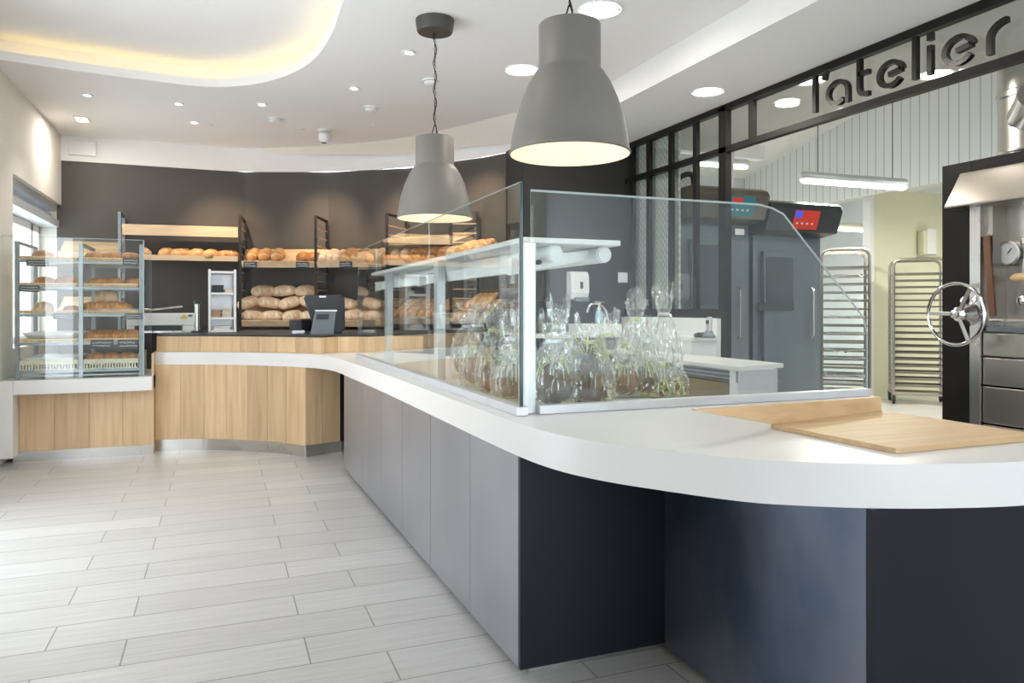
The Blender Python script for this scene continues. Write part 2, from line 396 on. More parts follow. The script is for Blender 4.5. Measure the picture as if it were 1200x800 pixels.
# left wall: openings from Y=-2.6 to 4.6 (shop front, beyond the frame) and the window at the back
wl = G()
wy0, wy1, wz = 7.76, 9.93, 2.50
wl.box(-1.82, XL, 5.6, wy0, 0, 3.6); wl.box(-1.95, XL, wy0, 10.0, wz, 3.6)
wl.box(-1.95, XL, wy0, 10.0, 0, .95)
wl.box(-1.82, XL, -4, 3.3, 0, 3.6); wl.box(-1.82, XL, 3.3, 5.6, 2.75, 3.6); wl.box(-1.82, XL, 3.3, 5.6, 0, .2)
wl.box(-2.02, -1.753, wy1, 10.02, .95, wz)
wl.box(-2.02, -1.82, 7.62, wy0, 0, 3.6)
struct('wall_left', wl, M['wall'])
sk = struct('baseboard_left', G().box(XL, XL+.012, 5.4, 7.3, 0, .07), M['alu'])
# window_1: the window behind the pastry rack
w1 = bpy.data.objects.new('window_1', None); COL.objects.link(w1); w1.location = (-1.95, 8.8, .95); w1['kind'] = 'structure'
fr = G(); xw = -1.95
fr.box(xw-.03, xw+.03, wy0, wy1, .95, 1.02); fr.box(xw-.03, xw+.03, wy0, wy1, 2.16, 2.24)
fr.box(xw-.03, xw+.03, wy0, wy0+.07, .95, 2.24); fr.box(xw-.03, xw+.03, wy1-.42, wy1-.33, .95, 2.24); fr.box(xw-.03, xw+.03, wy1-.05, wy1, .95, 2.24)
fr.build('window_frame', M['enamel'], w1, bevel=.004)
G().box(xw-.005, xw+.005, wy0+.07, wy1-.05, 1.02, 2.16).build('window_pane', M['glass1'], w1)
bl = G(); bl.box(xw-.01, XL-.02, wy0, wy1, 2.24, 2.32); bl.box(xw+.02, XL-.10, wy0, wy1, 2.34, 2.40); bl.box(xw+.0, XL-.05, wy0, wy1, 2.42, 2.50)
bl.build('blind_box', M['blindm'], w1, bevel=.006)
# a pale house front across the street, seen washed out through the panes
struct('wall_outside', G().box(-9.1, -9, -6, 16, -.5, 3.2), M['enamel'])
struct('wall_front', G().box(-1.82, .3, -4.1, -4, 0, 3.6).box(.3, 3.9, -4.1, -4, 2.7, 3.6).box(.3, 3.9, -4.1, -4, 0, .2).box(3.9, XP, -4.1, -4, 0, 3.6), M['wall'])  # added behind the camera, out of view, to cut reflections; opening admits daylight

# back wall: faceted dark panels, white fascia above
fac = [(-1.706, 9.93), (.29, 9.93), (1.26, 9.56), (2.14, 8.92), (2.76, 8.01), (2.96, 7.6)]
wb = G()
fb = [(-1.752, 9.93)]+fac[1:]
for a, b in zip(fb, fb[1:]): wb.wallstrip([a, b], 0, 3.012, .05, 1)
struct('wall_back', wb, M['darkwall'])
cor = catmull([(-1.706, 9.90), (-.7, 9.90), (.25, 9.88), (1.22, 9.50), (2.08, 8.86), (2.70, 7.97), (2.93, 7.55)], 6)
struct('trim_5', G().wallstrip(cor, 3.01, HC+.01, .03, 1), M['ceil'])
# curved cove swelling out under the ceiling over the right-hand facets
cv = G(); a = catmull([(.45, 9.84), (1.22, 9.47), (2.06, 8.84), (2.67, 7.96), (2.92, 7.50), (3.18, 7.05)], 6)
n = len(a)
prof = []
for i, p in enumerate(a):
    t = i/(n-1); q0 = Vector(a[max(i-1, 0)]); q1 = Vector(a[min(i+1, n-1)]); d = (q1-q0).normalized(); nv = Vector((d.y, -d.x))*-1
    nv = Vector((d.y, -d.x)); 
    if nv.y > 0: nv = -nv
    dep = .30*math.sin(min(1, t*1.15)*PI*.5)
    row = []
    for k in range(7):
        s = k/6*PI/2
        row.append(Vector((p[0]+nv.x*dep*(1-math.cos(s)), p[1]+nv.y*dep*(1-math.cos(s)), HC-.22*math.cos(s)*min(1, .2+t)-.0)))
    prof.append(row)
for i in range(n-1):
    for k in range(6): cv.face([prof[i][k], prof[i+1][k], prof[i+1][k+1], prof[i][k+1]])
bmesh.ops.remove_doubles(cv.b, verts=cv.b.verts, dist=1e-4)
struct('trim_6', cv, M['wall'], smooth=True)
# wall behind the wash stand
wk = G(); wk.box(2.90, 4.15, 7.1, 7.15, 0, 3.075); wk.box(2.90, 2.96, 7.151, 7.62, 0, 3.012)
struct('wall_wash', wk, M['blackwall'])

# glazed partition (window_2) with the bakery beyond
w2 = bpy.data.objects.new('window_2', None); COL.objects.link(w2); w2.location = (XP, 5, 1.2); w2['kind'] = 'structure'
Yp = lambda px: onx(px, 300, XP)[1]
zb, zt = 2.66, 3.076
pf = G()
pf.box(XP-.03, XP+.03, -1, 7.1, zt-.055, zt); 
pf.build('top_rail', M['black'], w2)
G().box(XP-.03, XP+.03, -1, 7.1, zb, zb+.05).build('transom_rail', M['black'], w2)
G().box(XP-.03, XP+.03, Yp(848), 7.1, 1.22, 1.30).build('sill_rail', M['black'], w2)
for px in (742, 761, 787, 816):
    y = Yp(px); G().box(XP-.02, XP+.02, y-.028, y+.028, 1.28, zt-.02).build('mullion', M['black'], w2)
y = Yp(849.5); G().box(XP-.03, XP+.03, y-.05, y+.05, 0, zt-.02).build('door_post', M['black'], w2)
y = Yp(882); G().box(XP-.02, XP+.02, y-.03, y+.03, zb+.02, zt-.02).build('mullion', M['black'], w2)
ys = [7.06, Yp(761), Yp(787), Yp(816), Yp(848), Yp(882), -.95]
for i in range(6):
    G().box(XP-.004, XP+.004, ys[i+1]+.02, ys[i]-.02, zb+.03, zt-.03).build('transom_pane', M['glass1'], w2)
    if i < 4: G().box(XP-.004, XP+.004, ys[i+1]+.02, ys[i]-.02, 1.28, zb+.01).build('partition_pane', M['glass1'], w2)
wp = G(); wp.box(XP-.03, XP+.05, Yp(848), 7.1, 0, 1.22)
wp.box(XP-.03, XP+.05, -4, 1.2, 0, 3.076)
struct('wall_partition', wp, M['kitwall'])

# the bakery behind
struct('ceiling_lobby', G().box(XP+.04, 5.3, -1, 7.1, 3.076, 3.10), M['wall'])  # cream colour stands in for the warm lighting on this soffit
CX = 8.2
def kz(y): return 3.43+.2078*(10.57-y)
kc = G(); kc.hexa([(XP+.04, -1, kz(-1)), (11.5, -1, kz(-1)), (11.5, 12.2, kz(12.2)), (XP+.04, 12.2, kz(12.2)), (XP+.04, -1, kz(-1)+.05), (11.5, -1, kz(-1)+.05), (11.5, 12.2, kz(12.2)+.05), (XP+.04, 12.2, kz(12.2)+.05)])
struct('ceiling_bakery', kc, M['ceil_kit'])
cd_ = G(); cd_.prism_ax([(1, 2.85), (12, 2.85), (12, kz(12)), (1, kz(1))], 'x', CX, CX+.06)
struct('wall_cladding', cd_, M['clad'])
struct('wall_right', G().box(11.0, 11.1, -1, 12, 0, 4), M['kitwall'])
wf = G(); wf.box(XP+.05, 11, 12.0, 12.1, 0, 4); wf.box(XP+.05, 11, -1.1, -1, 0, 6.2)
struct('wall_far', wf, M['kitwall'])
wv = G(); wv.box(XP+.05, CX, 10.3, 10.36, 0, 3.6)
struct('wall_bakery', wv, M['kitwall'])
struct('wall_above', G().box(XP-.03, XP+.04, -1, 12, 3.08, 6.0), M['ceil_kit'])
x0 = ony(1018, 300, 8.2)[0]
struct('wall_cream', G().box(x0+.05, 10.98, 8.2, 8.26, 0, ony(1060, 224, 8.2)[2]), M['cream'])
struct('trim_8', G().box(x0-.03, x0+.05, 8.15, 8.28, 0, 2.95), M['enamel'])
struct('ceiling_back_area', G().box(CX+.06, 11, 4, 12, 3.3, 3.35), M['ceil_kit'])
struct('wall_tiled', G().box(4.175, 4.195, 6.22, 7.14, 0, 3.07).box(4.196, 5.2, 7.42, 7.46, 0, 3.07), M['tile'])
bm = G().box(5.2, 7.2, 8.6, 8.75, 3.42, 3.62).build('trim_9', M['enamel']); bm['kind'] = 'structure'

# ---------------------------------------------------------------- lights of the room
def big_down(p, glow=35, lab='', z=HC, r=.115):
    t = thing('recessed_downlight', (p[0], p[1], z-.012), lab, 'ceiling light', 'large round recessed ceiling lights')
    G().lathe([(r+.03, 0), (r+.03, .010), (r, .011), (r, 0)], (p[0], p[1], z-.012), 36, closed=True).build('trim_ring', M['whitep'], t, smooth=True)
    G().lathe([(r, 0), (r, .006)], (p[0], p[1], z-.010), 36).build('diffuser', M['down'], t)
    light('AREA', 'lamp_light', (p[0], p[1], z-.03), glow, size=r*1.8, parent=t)
big_down(onz(703, 10, HC), 11, 'large round ceiling light above the near grey pendant lamp')
big_down(onz(612, 81, HC), 11, 'large round ceiling light between the two pendant lamps')
big_down((-.40, 5.72), 5, 'large round ceiling light inside the curved tray', z=3.52)
big_down((-.1, 3.3), 5, 'large round ceiling light in the tray overhead', z=3.52)
big_down((3.7, 2.05), 8, 'large round ceiling light in the soffit near the lettering', z=3.076, r=.10)
for px_, py_2, lb_ in ((948, 93, 'large round ceiling light seen through the small end of the lettered glass'), (1097, 86, 'large round ceiling light seen through the glass under the lettering')):
    q_ = onz(px_, py_2, 3.076); big_down(q_, 9, lb_, z=3.076, r=.10)
big_down((3.7, 5.1), 12, 'large round ceiling light in the soffit over the back worktop', z=3.076, r=.10)
for i, (px, py, lb) in enumerate([(102, 111, 'small recessed spotlight nearest the left wall'), (209, 121, 'small recessed spotlight under the bottom of the curved tray'), (228, 143, 'small recessed spotlight just behind and below the one by the tray curve'),
      (307, 122, 'small recessed spotlight beside the smoke detector'), (415, 103, 'small recessed spotlight just left of the far pendant lamp rose'), (479, 61, 'small recessed spotlight nearest the far pendant lamp rose')]):
    p = onz(px, py, HC)
    t = thing('spotlight', (p[0], p[1], HC-.012), lb, 'spotlight', 'small recessed spotlights')
    G().lathe([(.05, 0), (.052, .01), (.034, .011), (.03, .004)], (p[0], p[1], HC-.011), 24, closed=True).build('trim_ring', M['whitep'], t, smooth=True)
    G().lathe([(.03, 0), (.03, .004)], (p[0], p[1], HC-.008), 20).build('bulb', M['down'], t)
    l = light('SPOT', 'lamp_light', (p[0], p[1], HC-.03), 20, size=.03, parent=t)
    l.data.spot_size = R(95); l.data.spot_blend = .6
# added wall washers, not real fittings: they put a warm glow on the panels
for i, (x, y) in enumerate([(-.1, 8.75), (.85, 8.6), (1.55, 8.1), (2.1, 7.4)]):
    t = thing('spotlight', (x, y, HC-.01), ['small flush spotlight by the dark back wall, leftmost of four', 'small flush spotlight by the dark back wall, second of four', 'small flush spotlight by the dark back wall, third of four', 'small flush spotlight by the dark back wall, rightmost of four'][i], 'spotlight', 'small wall-washing spotlights')
    G().lathe([(.028, 0), (.028, .009)], (x, y, HC-.01), 20).build('trim_ring', M['whitep'], t, smooth=True)
    l = light('SPOT', 'lamp_light', (x, y, HC-.02), 150, (1, .74, .50), .02, parent=t)
    l.data.spot_size = R(54); l.data.spot_blend = 1; l.rotation_euler = (R(40), 0, R(-8-14*i))
# square spotlight at the left wall
p = onz(96, 139, HC)
t = thing('square_spotlight', (p[0], p[1], HC-.01), 'square recessed spotlight by the left wall near the back', 'spotlight')
G().box(p[0]-.07, p[0]+.07, p[1]-.11, p[1]+.11, HC-.012, HC).build('housing', M['whitep'], t, bevel=.003)
G().box(p[0]-.05, p[0]+.05, p[1]-.09, p[1]+.09, HC-.014, HC-.010).build('diffuser', M['down'], t)
l = light('AREA', 'lamp_light', (p[0], p[1], HC-.03), 10, size=.1, parent=t)
# smoke detectors, one under each
for px, py, lb in ((322, 139, 'white round smoke detector left of the security camera'), (435, 126, 'white round smoke detector right of the security camera'), (505, 94, 'white round smoke detector behind the far pendant chain')):
    p = onz(px, py, HC)
    t = thing('smoke_detector', (p[0], p[1], HC-.05), lb, 'smoke detector', 'white ceiling smoke detectors')
    G().lathe([(.04, 0), (.058, .012), (.06, .03), (.05, .036)], (p[0], p[1], HC-.045), 28).build('sensor', M['whitep'], t, smooth=True)
    G().lathe([(.075, 0), (.078, .010)], (p[0], p[1], HC-.010), 28).build('mounting_plate', M['whitep'], t, smooth=True)
p = onz(380, 152, HC)
t = thing('security_camera', (p[0], p[1], HC-.12), 'small white dome security camera hanging from the ceiling', 'camera')
G().lathe([(.075, 0), (.075, .022)], (p[0], p[1], HC-.022), 28).build('mounting_plate', M['whitep'], t, smooth=True)
mm = Matrix.Rotation(R(25), 4, 'X')
G().lathe([(.03, -.06), (.055, -.05), (.065, 0), (.055, .045), (.02, .06)], (p[0], p[1], HC-.075), 28, mm).build('camera_body', M['whitep'], t, smooth=True)
G().lathe([(.0005, -.075), (.026, -.073), (.028, -.058)], (p[0], p[1], HC-.075), 20, mm).build('lens', M['darkp'], t, smooth=True)
# vent grille on the fascia
q = ony(97, 174, 9.9)
t = thing('ventilation_grille', (q[0], 9.88, q[2]-.07), 'small white rectangular air grille high in the back left corner', 'air vent')
G().box(q[0]-.14, q[0]+.14, 9.86, 9.90, q[2]-.085, q[2]+.085).build('frame', M['whitep'], t, bevel=.006)
g = G()
for k in range(6): g.box(q[0]-.11, q[0]+.11, 9.852, 9.862, q[2]-.06+k*.022, q[2]-.052+k*.022)
g.build('slats', M['whitep'], t)

# ---------------------------------------------------------------- pendant lamps
def pendant(x, y, zb, lab, D=.52):
    s = D/.47; r = D/2
    t = thing('pendant_lamp', (x, y, zb), lab, 'pendant lamp', 'grey pendant lamps')
    H = .505*s/1.0
    H = .56
    out = [(r, 0), (r+.003, .006), (r, .012), (r*.985, .02), (r*.96, .075), (r*.90, .15), (r*.80, .235), (r*.68, .305), (r*.565, .352), (r*.525, .362), (r*.512, .372), (r*.512, H-.004), (r*.50, H)]
    inn = [(r*.49, H-.006), (r*.49, .37), (r*.55, .34), (r*.66, .295), (r*.78, .228), (r*.88, .145), (r*.94, .072), (r-.006, .012), (r-.004, 0)]
    G().lathe(out, (x, y, zb), 64).build('lamp_shade', M['lampgrey'], t, smooth=True, angle=50)
    bpy.data.objects[t.children[0].name].data.name = 'lamp_shade'
    # shade is open below: drop the capping faces
    me = t.children[0].data; b = bmesh.new(); b.from_mesh(me)
    dl = [f for f in b.faces if len(f.verts) == 64 and f.calc_center_median().z < .05]; bmesh.ops.delete(b, geom=dl, context='FACES_ONLY'); b.to_mesh(me); b.free()
    g = G().lathe(inn, (x, y, zb), 64, closed=True)
    g.build('shade_lining', M['lampin'], t, smooth=True, angle=80)
    G().lathe([(r*.49, 0), (r*.49, .004)], (x, y, zb+.40), 40).build('shade_cap', M['lampin'], t)
    G().lathe([(.012, .0), (.04, .02), (.05, .055), (.035, .095), (.018, .12)], (x, y, zb+.20), 24).build('bulb', M['bulb'], t, smooth=True)
    G().lathe([(.02, 0), (.022, .08)], (x, y, zb+.32), 20).build('lamp_socket', M['whitep'], t, smooth=True)
    # yoke wires, chain and cable
    g = G(); top = zb+H
    g.tube([(x-.03, y, top-.005), (x-.004, y, top+.085)], .0035, 6); g.tube([(x+.03, y, top-.005), (x+.004, y, top+.085)], .0035, 6)
    zc = HC-.07; L = zc-(top+.08); k = int(L/.03)
    for i in range(k):
        a = top+.08+i*L/k; bq = a+L/k*1.25; ax = (.007, 0) if i % 2 else (0, .007)
        g.tube([(x-ax[0], y-ax[1], (a+bq)/2), (x, y, a), (x+ax[0], y+ax[1], (a+bq)/2), (x, y, bq)], .0022, 5, closed=True)
    g.build('chain', M['black'], t)
    G().tube([(x+.012*math.sin(i*1.1), y+.012*math.cos(i*1.1), top+i*(HC-top-.04)/24) for i in range(25)], .0035, 6).build('cable', M['black'], t, smooth=True)
    G().lathe([(.118, 0), (.125, .012), (.133, .075), (.134, .078), (.134, .085), (.13, .088)], (x, y, HC-.088), 40).build('ceiling_rose', M['canopy'], t, smooth=True)
    light('POINT', 'lamp_light', (x, y, zb+.14), 1.7, (1, .86, .64), .06, parent=t)
pendant(1.406, 2.92, 1.965, 'large grey bell pendant lamp hanging nearest, over the middle counter')
pendant(1.385, 5.02, 1.925, 'grey bell pendant lamp hanging further back with its dark ceiling rose in view')
# ---------------------------------------------------------------- lettering on the transom glass
def stroke(g, pts, wd=.032, dp=.035):
    # flat ribbon letter stroke in the (Y,z) plane of the partition glass
    n = len(pts); L = []; Rr = []
    for i in range(n):
        a = Vector(pts[max(i-1, 0)]); b = Vector(pts[min(i+1, n-1)]); t = (b-a).normalized(); nn = Vector((-t.y, t.x))*wd/2
        p = Vector(pts[i]); L.append(p+nn); Rr.append(p-nn)
    x0, x1 = XP-.03-dp, XP-.03
    for i in range(n-1):
        g.hexa([(x0, L[i].x, L[i].y), (x0, Rr[i].x, Rr[i].y), (x0, Rr[i+1].x, Rr[i+1].y), (x0, L[i+1].x, L[i+1].y), (x1, L[i].x, L[i].y), (x1, Rr[i].x, Rr[i].y), (x1, Rr[i+1].x, Rr[i+1].y), (x1, L[i+1].x, L[i+1].y)])
    return g
sg = thing('lettering_sign', (XP-.04, 3.5, 2.74), "raised glossy black lettering reading l'atelier on the glass transom", 'sign')
BZ, XH, AH = 2.735, .18, .268
def Yl(px, py=90): return onx(px, py, XP-.05)[1]
def arc(cy, cz, ry, rz, a0, a1, n=20):
    return [(cy+ry*math.cos(R(a0+(a1-a0)*i/n))*-1, cz+rz*math.sin(R(a0+(a1-a0)*i/n))) for i in range(n+1)]   # Y runs leftwards, so mirror
def lt(strokes, dp=.035):
    g = G()
    for s in strokes: stroke(g, s, dp=dp)
    bmesh.ops.remove_doubles(g.b, verts=g.b.verts, dist=1e-5)
    g.build('letter', M['letter'], sg)
yl = Yl(955.5); lt([[(yl, BZ-.0), (yl, BZ+AH)]])
ya = Yl(967.5); lt([[(ya+.012, BZ+AH-.055), (ya-.012, BZ+AH+.01)]])
def two(a, b): return (Yl(a)+Yl(b))/2, abs(Yl(a)-Yl(b))/2
c, r = two(971, 994); zc = BZ+XH/2
lt([arc(c, zc, r, XH/2-.015, 300, 60, 18)[::-1]+[] if False else arc(c, zc, r, XH/2-.015, 310, 0, 22)+[(c-r, BZ-.0)]])
ys_ = Yl(1007.5); ye = Yl(1019)
lt([[(ys_, BZ+AH), (ys_, BZ+.07)]+[(ys_-.055*(1-math.cos(R(k))), BZ+.07-.055*math.sin(R(k))) for k in range(10, 91, 10)]+[(ye, BZ+.015)], [(ys_, BZ+XH-.02), (ye, BZ+XH-.02)]])
def ee(a, b):
    c, r = two(a, b); z = BZ+XH/2
    lt([arc(c, z, r, XH/2-.015, 325, -8+15, 26)[::1]+[], [(c-r*.96, z+.01), (c+r*.15, z+.01-.012)]])
ee(1031, 1058)
yl = Yl(1073); lt([[(yl, BZ), (yl, BZ+AH)]])
yi = Yl(1090.5); lt([[(yi, BZ), (yi, BZ+XH)], [(yi, BZ+XH+.03), (yi, BZ+XH+.078)]])
ee(1108, 1141)
yr = Yl(1160.5); y2 = Yl(1182)
lt([[(yr, BZ), (yr, BZ+XH*.5)]+[(yr-(yr-y2)*(1-math.cos(R(k))), BZ+XH*.5+(XH*.5-.012)*math.sin(R(k))) for k in range(8, 91, 8)]])
# ================================================================ COUNTERS
# outer edge of the white worktop, from the oak serving counter round to the near end
edgeA = [(-.557, 7.62), (-.36, 7.57), (-.10, 7.48), (.12, 7.345), (.32, 7.20), (.50, 7.04), (.66, 6.86), (.785, 6.65), (.86, 6.42), (.893, 6.15)]
edgeB = [(.905, 5.75), (.925, 5.2), (.94, 4.68), (.955, 3.66), (.962, 2.97), (.972, 2.45), (1.0, 2.19), (1.06, 2.01), (1.153, 1.848), (1.299, 1.645), (1.417, 1.552), (1.565, 1.468), (1.734, 1.400), (1.965, 1.341), (2.26, 1.325)]
edge = catmull(edgeA+edgeB, 5)
inner = [onz(1200, 507.5, .9)[:2], onz(1102, 492, .9)[:2], onz(1031, 482.5, .9)[:2], (2.79, 2.56), (2.81, 2.69), (1.80, 2.69), (1.80, 6.35), (1.45, 6.95), (.95, 7.25), (.30, 7.75), (-.557, 8.05)]
slab = tag(G().prism(edge+inner, .785, .90).build('worktop', M['slab'], bevel=.004), 'long continuous white worktop curving from oak counter to the near end', 'worktop')

# oak serving counter
def arclen(line):
    L = [0]
    for a, b in zip(line, line[1:]): L.append(L[-1]+math.dist(a[:2], b[:2]))
    return L
def at_len(line, L, s):
    s = max(0, min(s, L[-1]-1e-6))
    for i in range(len(L)-1):
        if L[i+1] >= s:
            t = (s-L[i])/(L[i+1]-L[i]); return (line[i][0]+(line[i+1][0]-line[i][0])*t, line[i][1]+(line[i+1][1]-line[i][1])*t)
def planks(line, z0, z1, w, th=.02, side=1, first=None):
    L = arclen(line); g = G(); s = 0; k = 0
    while s < L[-1]-.01:
        e = min(L[-1], s+(first if (first and k == 0) else w)); k += 1
        if L[-1]-e < w*.3: e = L[-1]
        pts = [at_len(line, L, s+.0012)]+[at_len(line, L, s+(e-s)*q/4) for q in (1, 2, 3)]+[at_len(line, L, e-.0012)]
        g.wallstrip(pts, z0, z1, th, side); s = e
    return g
oak = thing('oak_counter', (-.2, 7.5, 0), 'curved pale oak serving counter with steel plinth under white worktop', 'counter')
fr0 = [(-.555, 7.595), (-.36, 7.56), (-.10, 7.475), (.12, 7.35), (.33, 7.205), (.52, 7.03), (.70, 6.80)]
fr1 = catmull(fr0, 5)
planks(fr1, .10, .784, .215).build('oak_cladding', M['oak'], oak)
planks([(.702, 6.80), (1.02, 6.93)], .10, .784, .16).build('oak_side', M['oak'], oak)
pl = G(); pl.wallstrip(offset(fr1, -.012), 0, .10, .02, 1); pl.wallstrip([(.712, 6.785), (1.03, 6.915)], 0, .10, .02, 1)
pl.build('plinth', M['inox'], oak)
# low pastry counter by the window
low = thing('low_counter', (-1.1, 7.5, 0), 'low oak counter with white top and white end panel by the left wall', 'counter')
planks([(-1.60, 7.47), (-.557, 7.43)], .085, .585, .265).build('oak_cladding', M['oak'], low)
G().box(-1.60, -.557, 7.28, 8.25, .585, .705).build('worktop', M['slab'], low, bevel=.004)
G().box(-1.70, -1.601, 7.28, 8.25, .06, .705).build('end_panel', M['slab'], low, bevel=.004)
G().wallstrip([(-1.64, 7.465), (-.557, 7.415)], 0, .085, .02, 1).build('plinth', M['inox'], low)
G().box(-.575, -.557, 7.44, 8.2, .0, .90).build('oak_side', M['oak'], low)
# raised back counter with oak upstand
bk = thing('back_counter', (0, 8, 0), 'raised back counter with oak plank upstand and thin dark top', 'counter')
up0 = catmull([(-.555, 7.74), (-.30, 7.66), (-.02, 7.53), (.25, 7.36), (.50, 7.16), (.70, 6.97), (.835, 6.82)], 5)
planks(up0, .902, 1.045, .20, .025).build('oak_upstand', M['oak'], bk)
planks([(.837, 6.82), (1.0, 6.97)], .902, 1.045, .3, .02).build('oak_upstand', M['oak'], bk)
planks([(1.0, 6.975), (1.30, 6.93), (1.79, 6.90)], .902, 1.045, .20, .02).build('oak_upstand', M['oak'], bk)
topc = [(p[0], p[1]-.004) for p in up0]+[(.99, 6.985), (1.3, 6.94), (2.75, 6.9), (2.75, 7.9), (2.1, 8.78), (1.25, 9.40), (.29, 9.80), (-1.55, 9.85), (-1.55, 8.60), (-.56, 8.58)]
G().prism(topc, 1.046, 1.062).build('worktop', M['darkp'], bk)
G().prism([(-.53, 8.62), (.2, 8.3), (1.0, 7.5), (1.9, 7.3), (2.6, 7.3), (2.6, 7.9), (2.05, 8.7), (1.2, 9.3), (.25, 9.7), (-1.5, 9.7), (-1.5, 8.62)], 0, 1.045).build('base_cabinet', M['darkwall'], bk)

# long dark counter in front of the glass case
lc = thing('display_counter', (1.3, 4, 0), 'long counter clad in blue-grey steel panels under the glass screen', 'counter')
A, B = Vector((.976, 2.42)), Vector((.918, 6.03))
cuts = [0]+[ (2.42-onx(px, 600, .96)[1])/(2.42-6.03) for px in (549, 505, 474, 450, 430, 413)]+[1]
for a, b in zip(cuts, cuts[1:]):
    p, q = A+(B-A)*a, A+(B-A)*b; d = (q-p).normalized()*.0018
    G().wallstrip([tuple(p+d), tuple(q-d)], .041, .784, .02, -1).build('front_panel', M['steelpanel'], lc)
G().box(.975, 1.60, 2.42, 2.44, .041, .784).build('end_panel', M['steeldark'], lc)
G().box(1.0, 1.78, 2.45, 6.2, .05, .78).build('carcass', M['darkp'], lc)
G().box(1.03, 1.7, 2.50, 6.1, 0, .05).build('plinth', M['inox'], lc)
G().box(1.025, 1.60, 2.47, 2.475, 0, .045).build('plinth', M['inox'], lc)
nc = thing('end_counter', (1.9, 1.9, 0), 'near end counter block in mottled blue steel under the worktop curve', 'counter')
G().box(1.560, 1.576, 1.474, 2.418, .03, .784).build('side_panel', M['steeldeep'], nc)
G().box(1.5605, 2.25, 1.456, 1.473, .03, .784).build('front_panel', M['steeldark'], nc)
G().prism([(1.58, 1.48), (2.24, 1.48), (2.24, 1.55), (2.2, 1.9), (2.2, 2.41), (1.58, 2.41)], .03, .78).build('carcass', M['darkp'], nc)
G().prism([(1.60, 1.50), (2.18, 1.5), (2.15, 2.3), (1.6, 2.38)], 0, .03).build('plinth', M['inox'], nc)

# oak serving board with upstand
bd = thing('serving_board', (2.0, 1.9, .90), 'oak board with raised back rail on the near end of the worktop', 'board')
bq = [onz(1050, 525, .916), onz(906, 497, .916), onz(1033, 481, .916), onz(1102, 490.5, .916), onz(1200, 506, .916)]
bq.append((bq[-1][0]+.01, bq[-1][1]-.06, .916))
bkc = onz(816, 481.5, .916)
G().prism([p[:2] for p in (bq[0], bq[1], (bq[1][0]+.01, bq[1][1]+.024), (bq[2][0], bq[2][1]+.024), bq[3], bq[4], bq[5])], .9005, .916).build('board', M['oakh'], bd, bevel=.0015)
ra, rb = Vector(bq[1]), Vector(bq[2]); dr = (rb-ra).normalized(); nr = Vector((-dr.y, dr.x, 0))*.022
def onplane(px, py):   # on the vertical plane of the rail
    d = Vector(ray(px, py)); o = Vector((0, 0, EYE)); n_ = Vector((-dr.y, dr.x, 0)); t_ = (ra-o).dot(n_)/d.dot(n_); return o+d*t_
A = [ra, rb, onplane(1033, 465), onplane(817, 480), onplane(817, 481.5)]
g = G(); va = [g.b.verts.new(p) for p in A]; vb = [g.b.verts.new(p+nr) for p in A]
g.b.faces.new(va); g.b.faces.new(vb[::-1])
for k in range(5): g.b.faces.new((va[k], va[(k+1) % 5], vb[(k+1) % 5], vb[k]))
g.build('back_rail', M['oakh'], bd, bevel=.001)

# ---------------------------------------------------------------- the glass case on the worktop
gc = thing('glass_screen', (1.06, 4.3, .90), 'tall clear glass screen along the long counter with aluminium base rail', 'glass screen')
zt0 = 1.775
pts = [onx(441, 400, 1.05)[1], onx(503, 400, 1.05)[1]]
ygl = [2.60, pts[1], pts[0], 6.15]
for a, b in zip(ygl, ygl[1:]):
    G().box(1.046, 1.054, a+.003, b-.003, .925, zt0 if b < 6 else zt0).build('glass_pane', M['glass'], gc)
G().box(1.044, 1.056, 2.594, 2.602, .925, zt0).build('glass_edge', M['edge'], gc)
g = G(); g.box(1.047, 1.053, 2.6, 6.15, zt0, zt0+.0025); g.build('glass_edge', M['edgel'], gc)
G().box(1.030, 1.075, 2.585, 6.15, .9005, .935).build('base_rail', M['alu'], gc, bevel=.003)
fs = thing('glass_screen', (1.9, 2.6, .90), 'clear glass screen with cut-off corner facing the near worktop', 'glass screen')
yf = 2.615
def fx(px, py): q = ony(px, py, yf); return (q[0], q[2])
poly = [fx(622, 480), fx(622, 223), fx(880, 236)]
arcp = [fx(897, 238.5), fx(912, 243), fx(925, 252), fx(938, 266)]
poly = [(1.095, .925), (1.095, fx(622, 223)[1]), (fx(880, 236)[0], fx(622, 223)[1]-.0)]
zz = fx(622, 223)[1]
poly = [(1.095, .925), (1.095, zz), (fx(890, 237)[0], zz-.0), (fx(905, 238)[0], zz-.012), (fx(918, 245)[0], zz-.035), (fx(1012, 385)[0], fx(1012, 372)[1]), (fx(1016, 400)[0], fx(1016, 392)[1]), (fx(1016, 400)[0], .925)]
G().prism_ax(poly, 'y', yf-.004, yf+.004).build('glass_pane', M['glass'], fs)
g = G()
for a, b in zip(poly[1:], poly[2:]): g.bar((a[0], yf, a[1]), (b[0], yf, b[1]), .0083, .0022, up=(0, 1, 0))
g.build('glass_edge', M['edgel'], fs)
G().box(1.125, fx(1016, 440)[0]+.01, yf-.018, yf+.022, .9005, .935).build('base_rail', M['alu'], fs, bevel=.003)
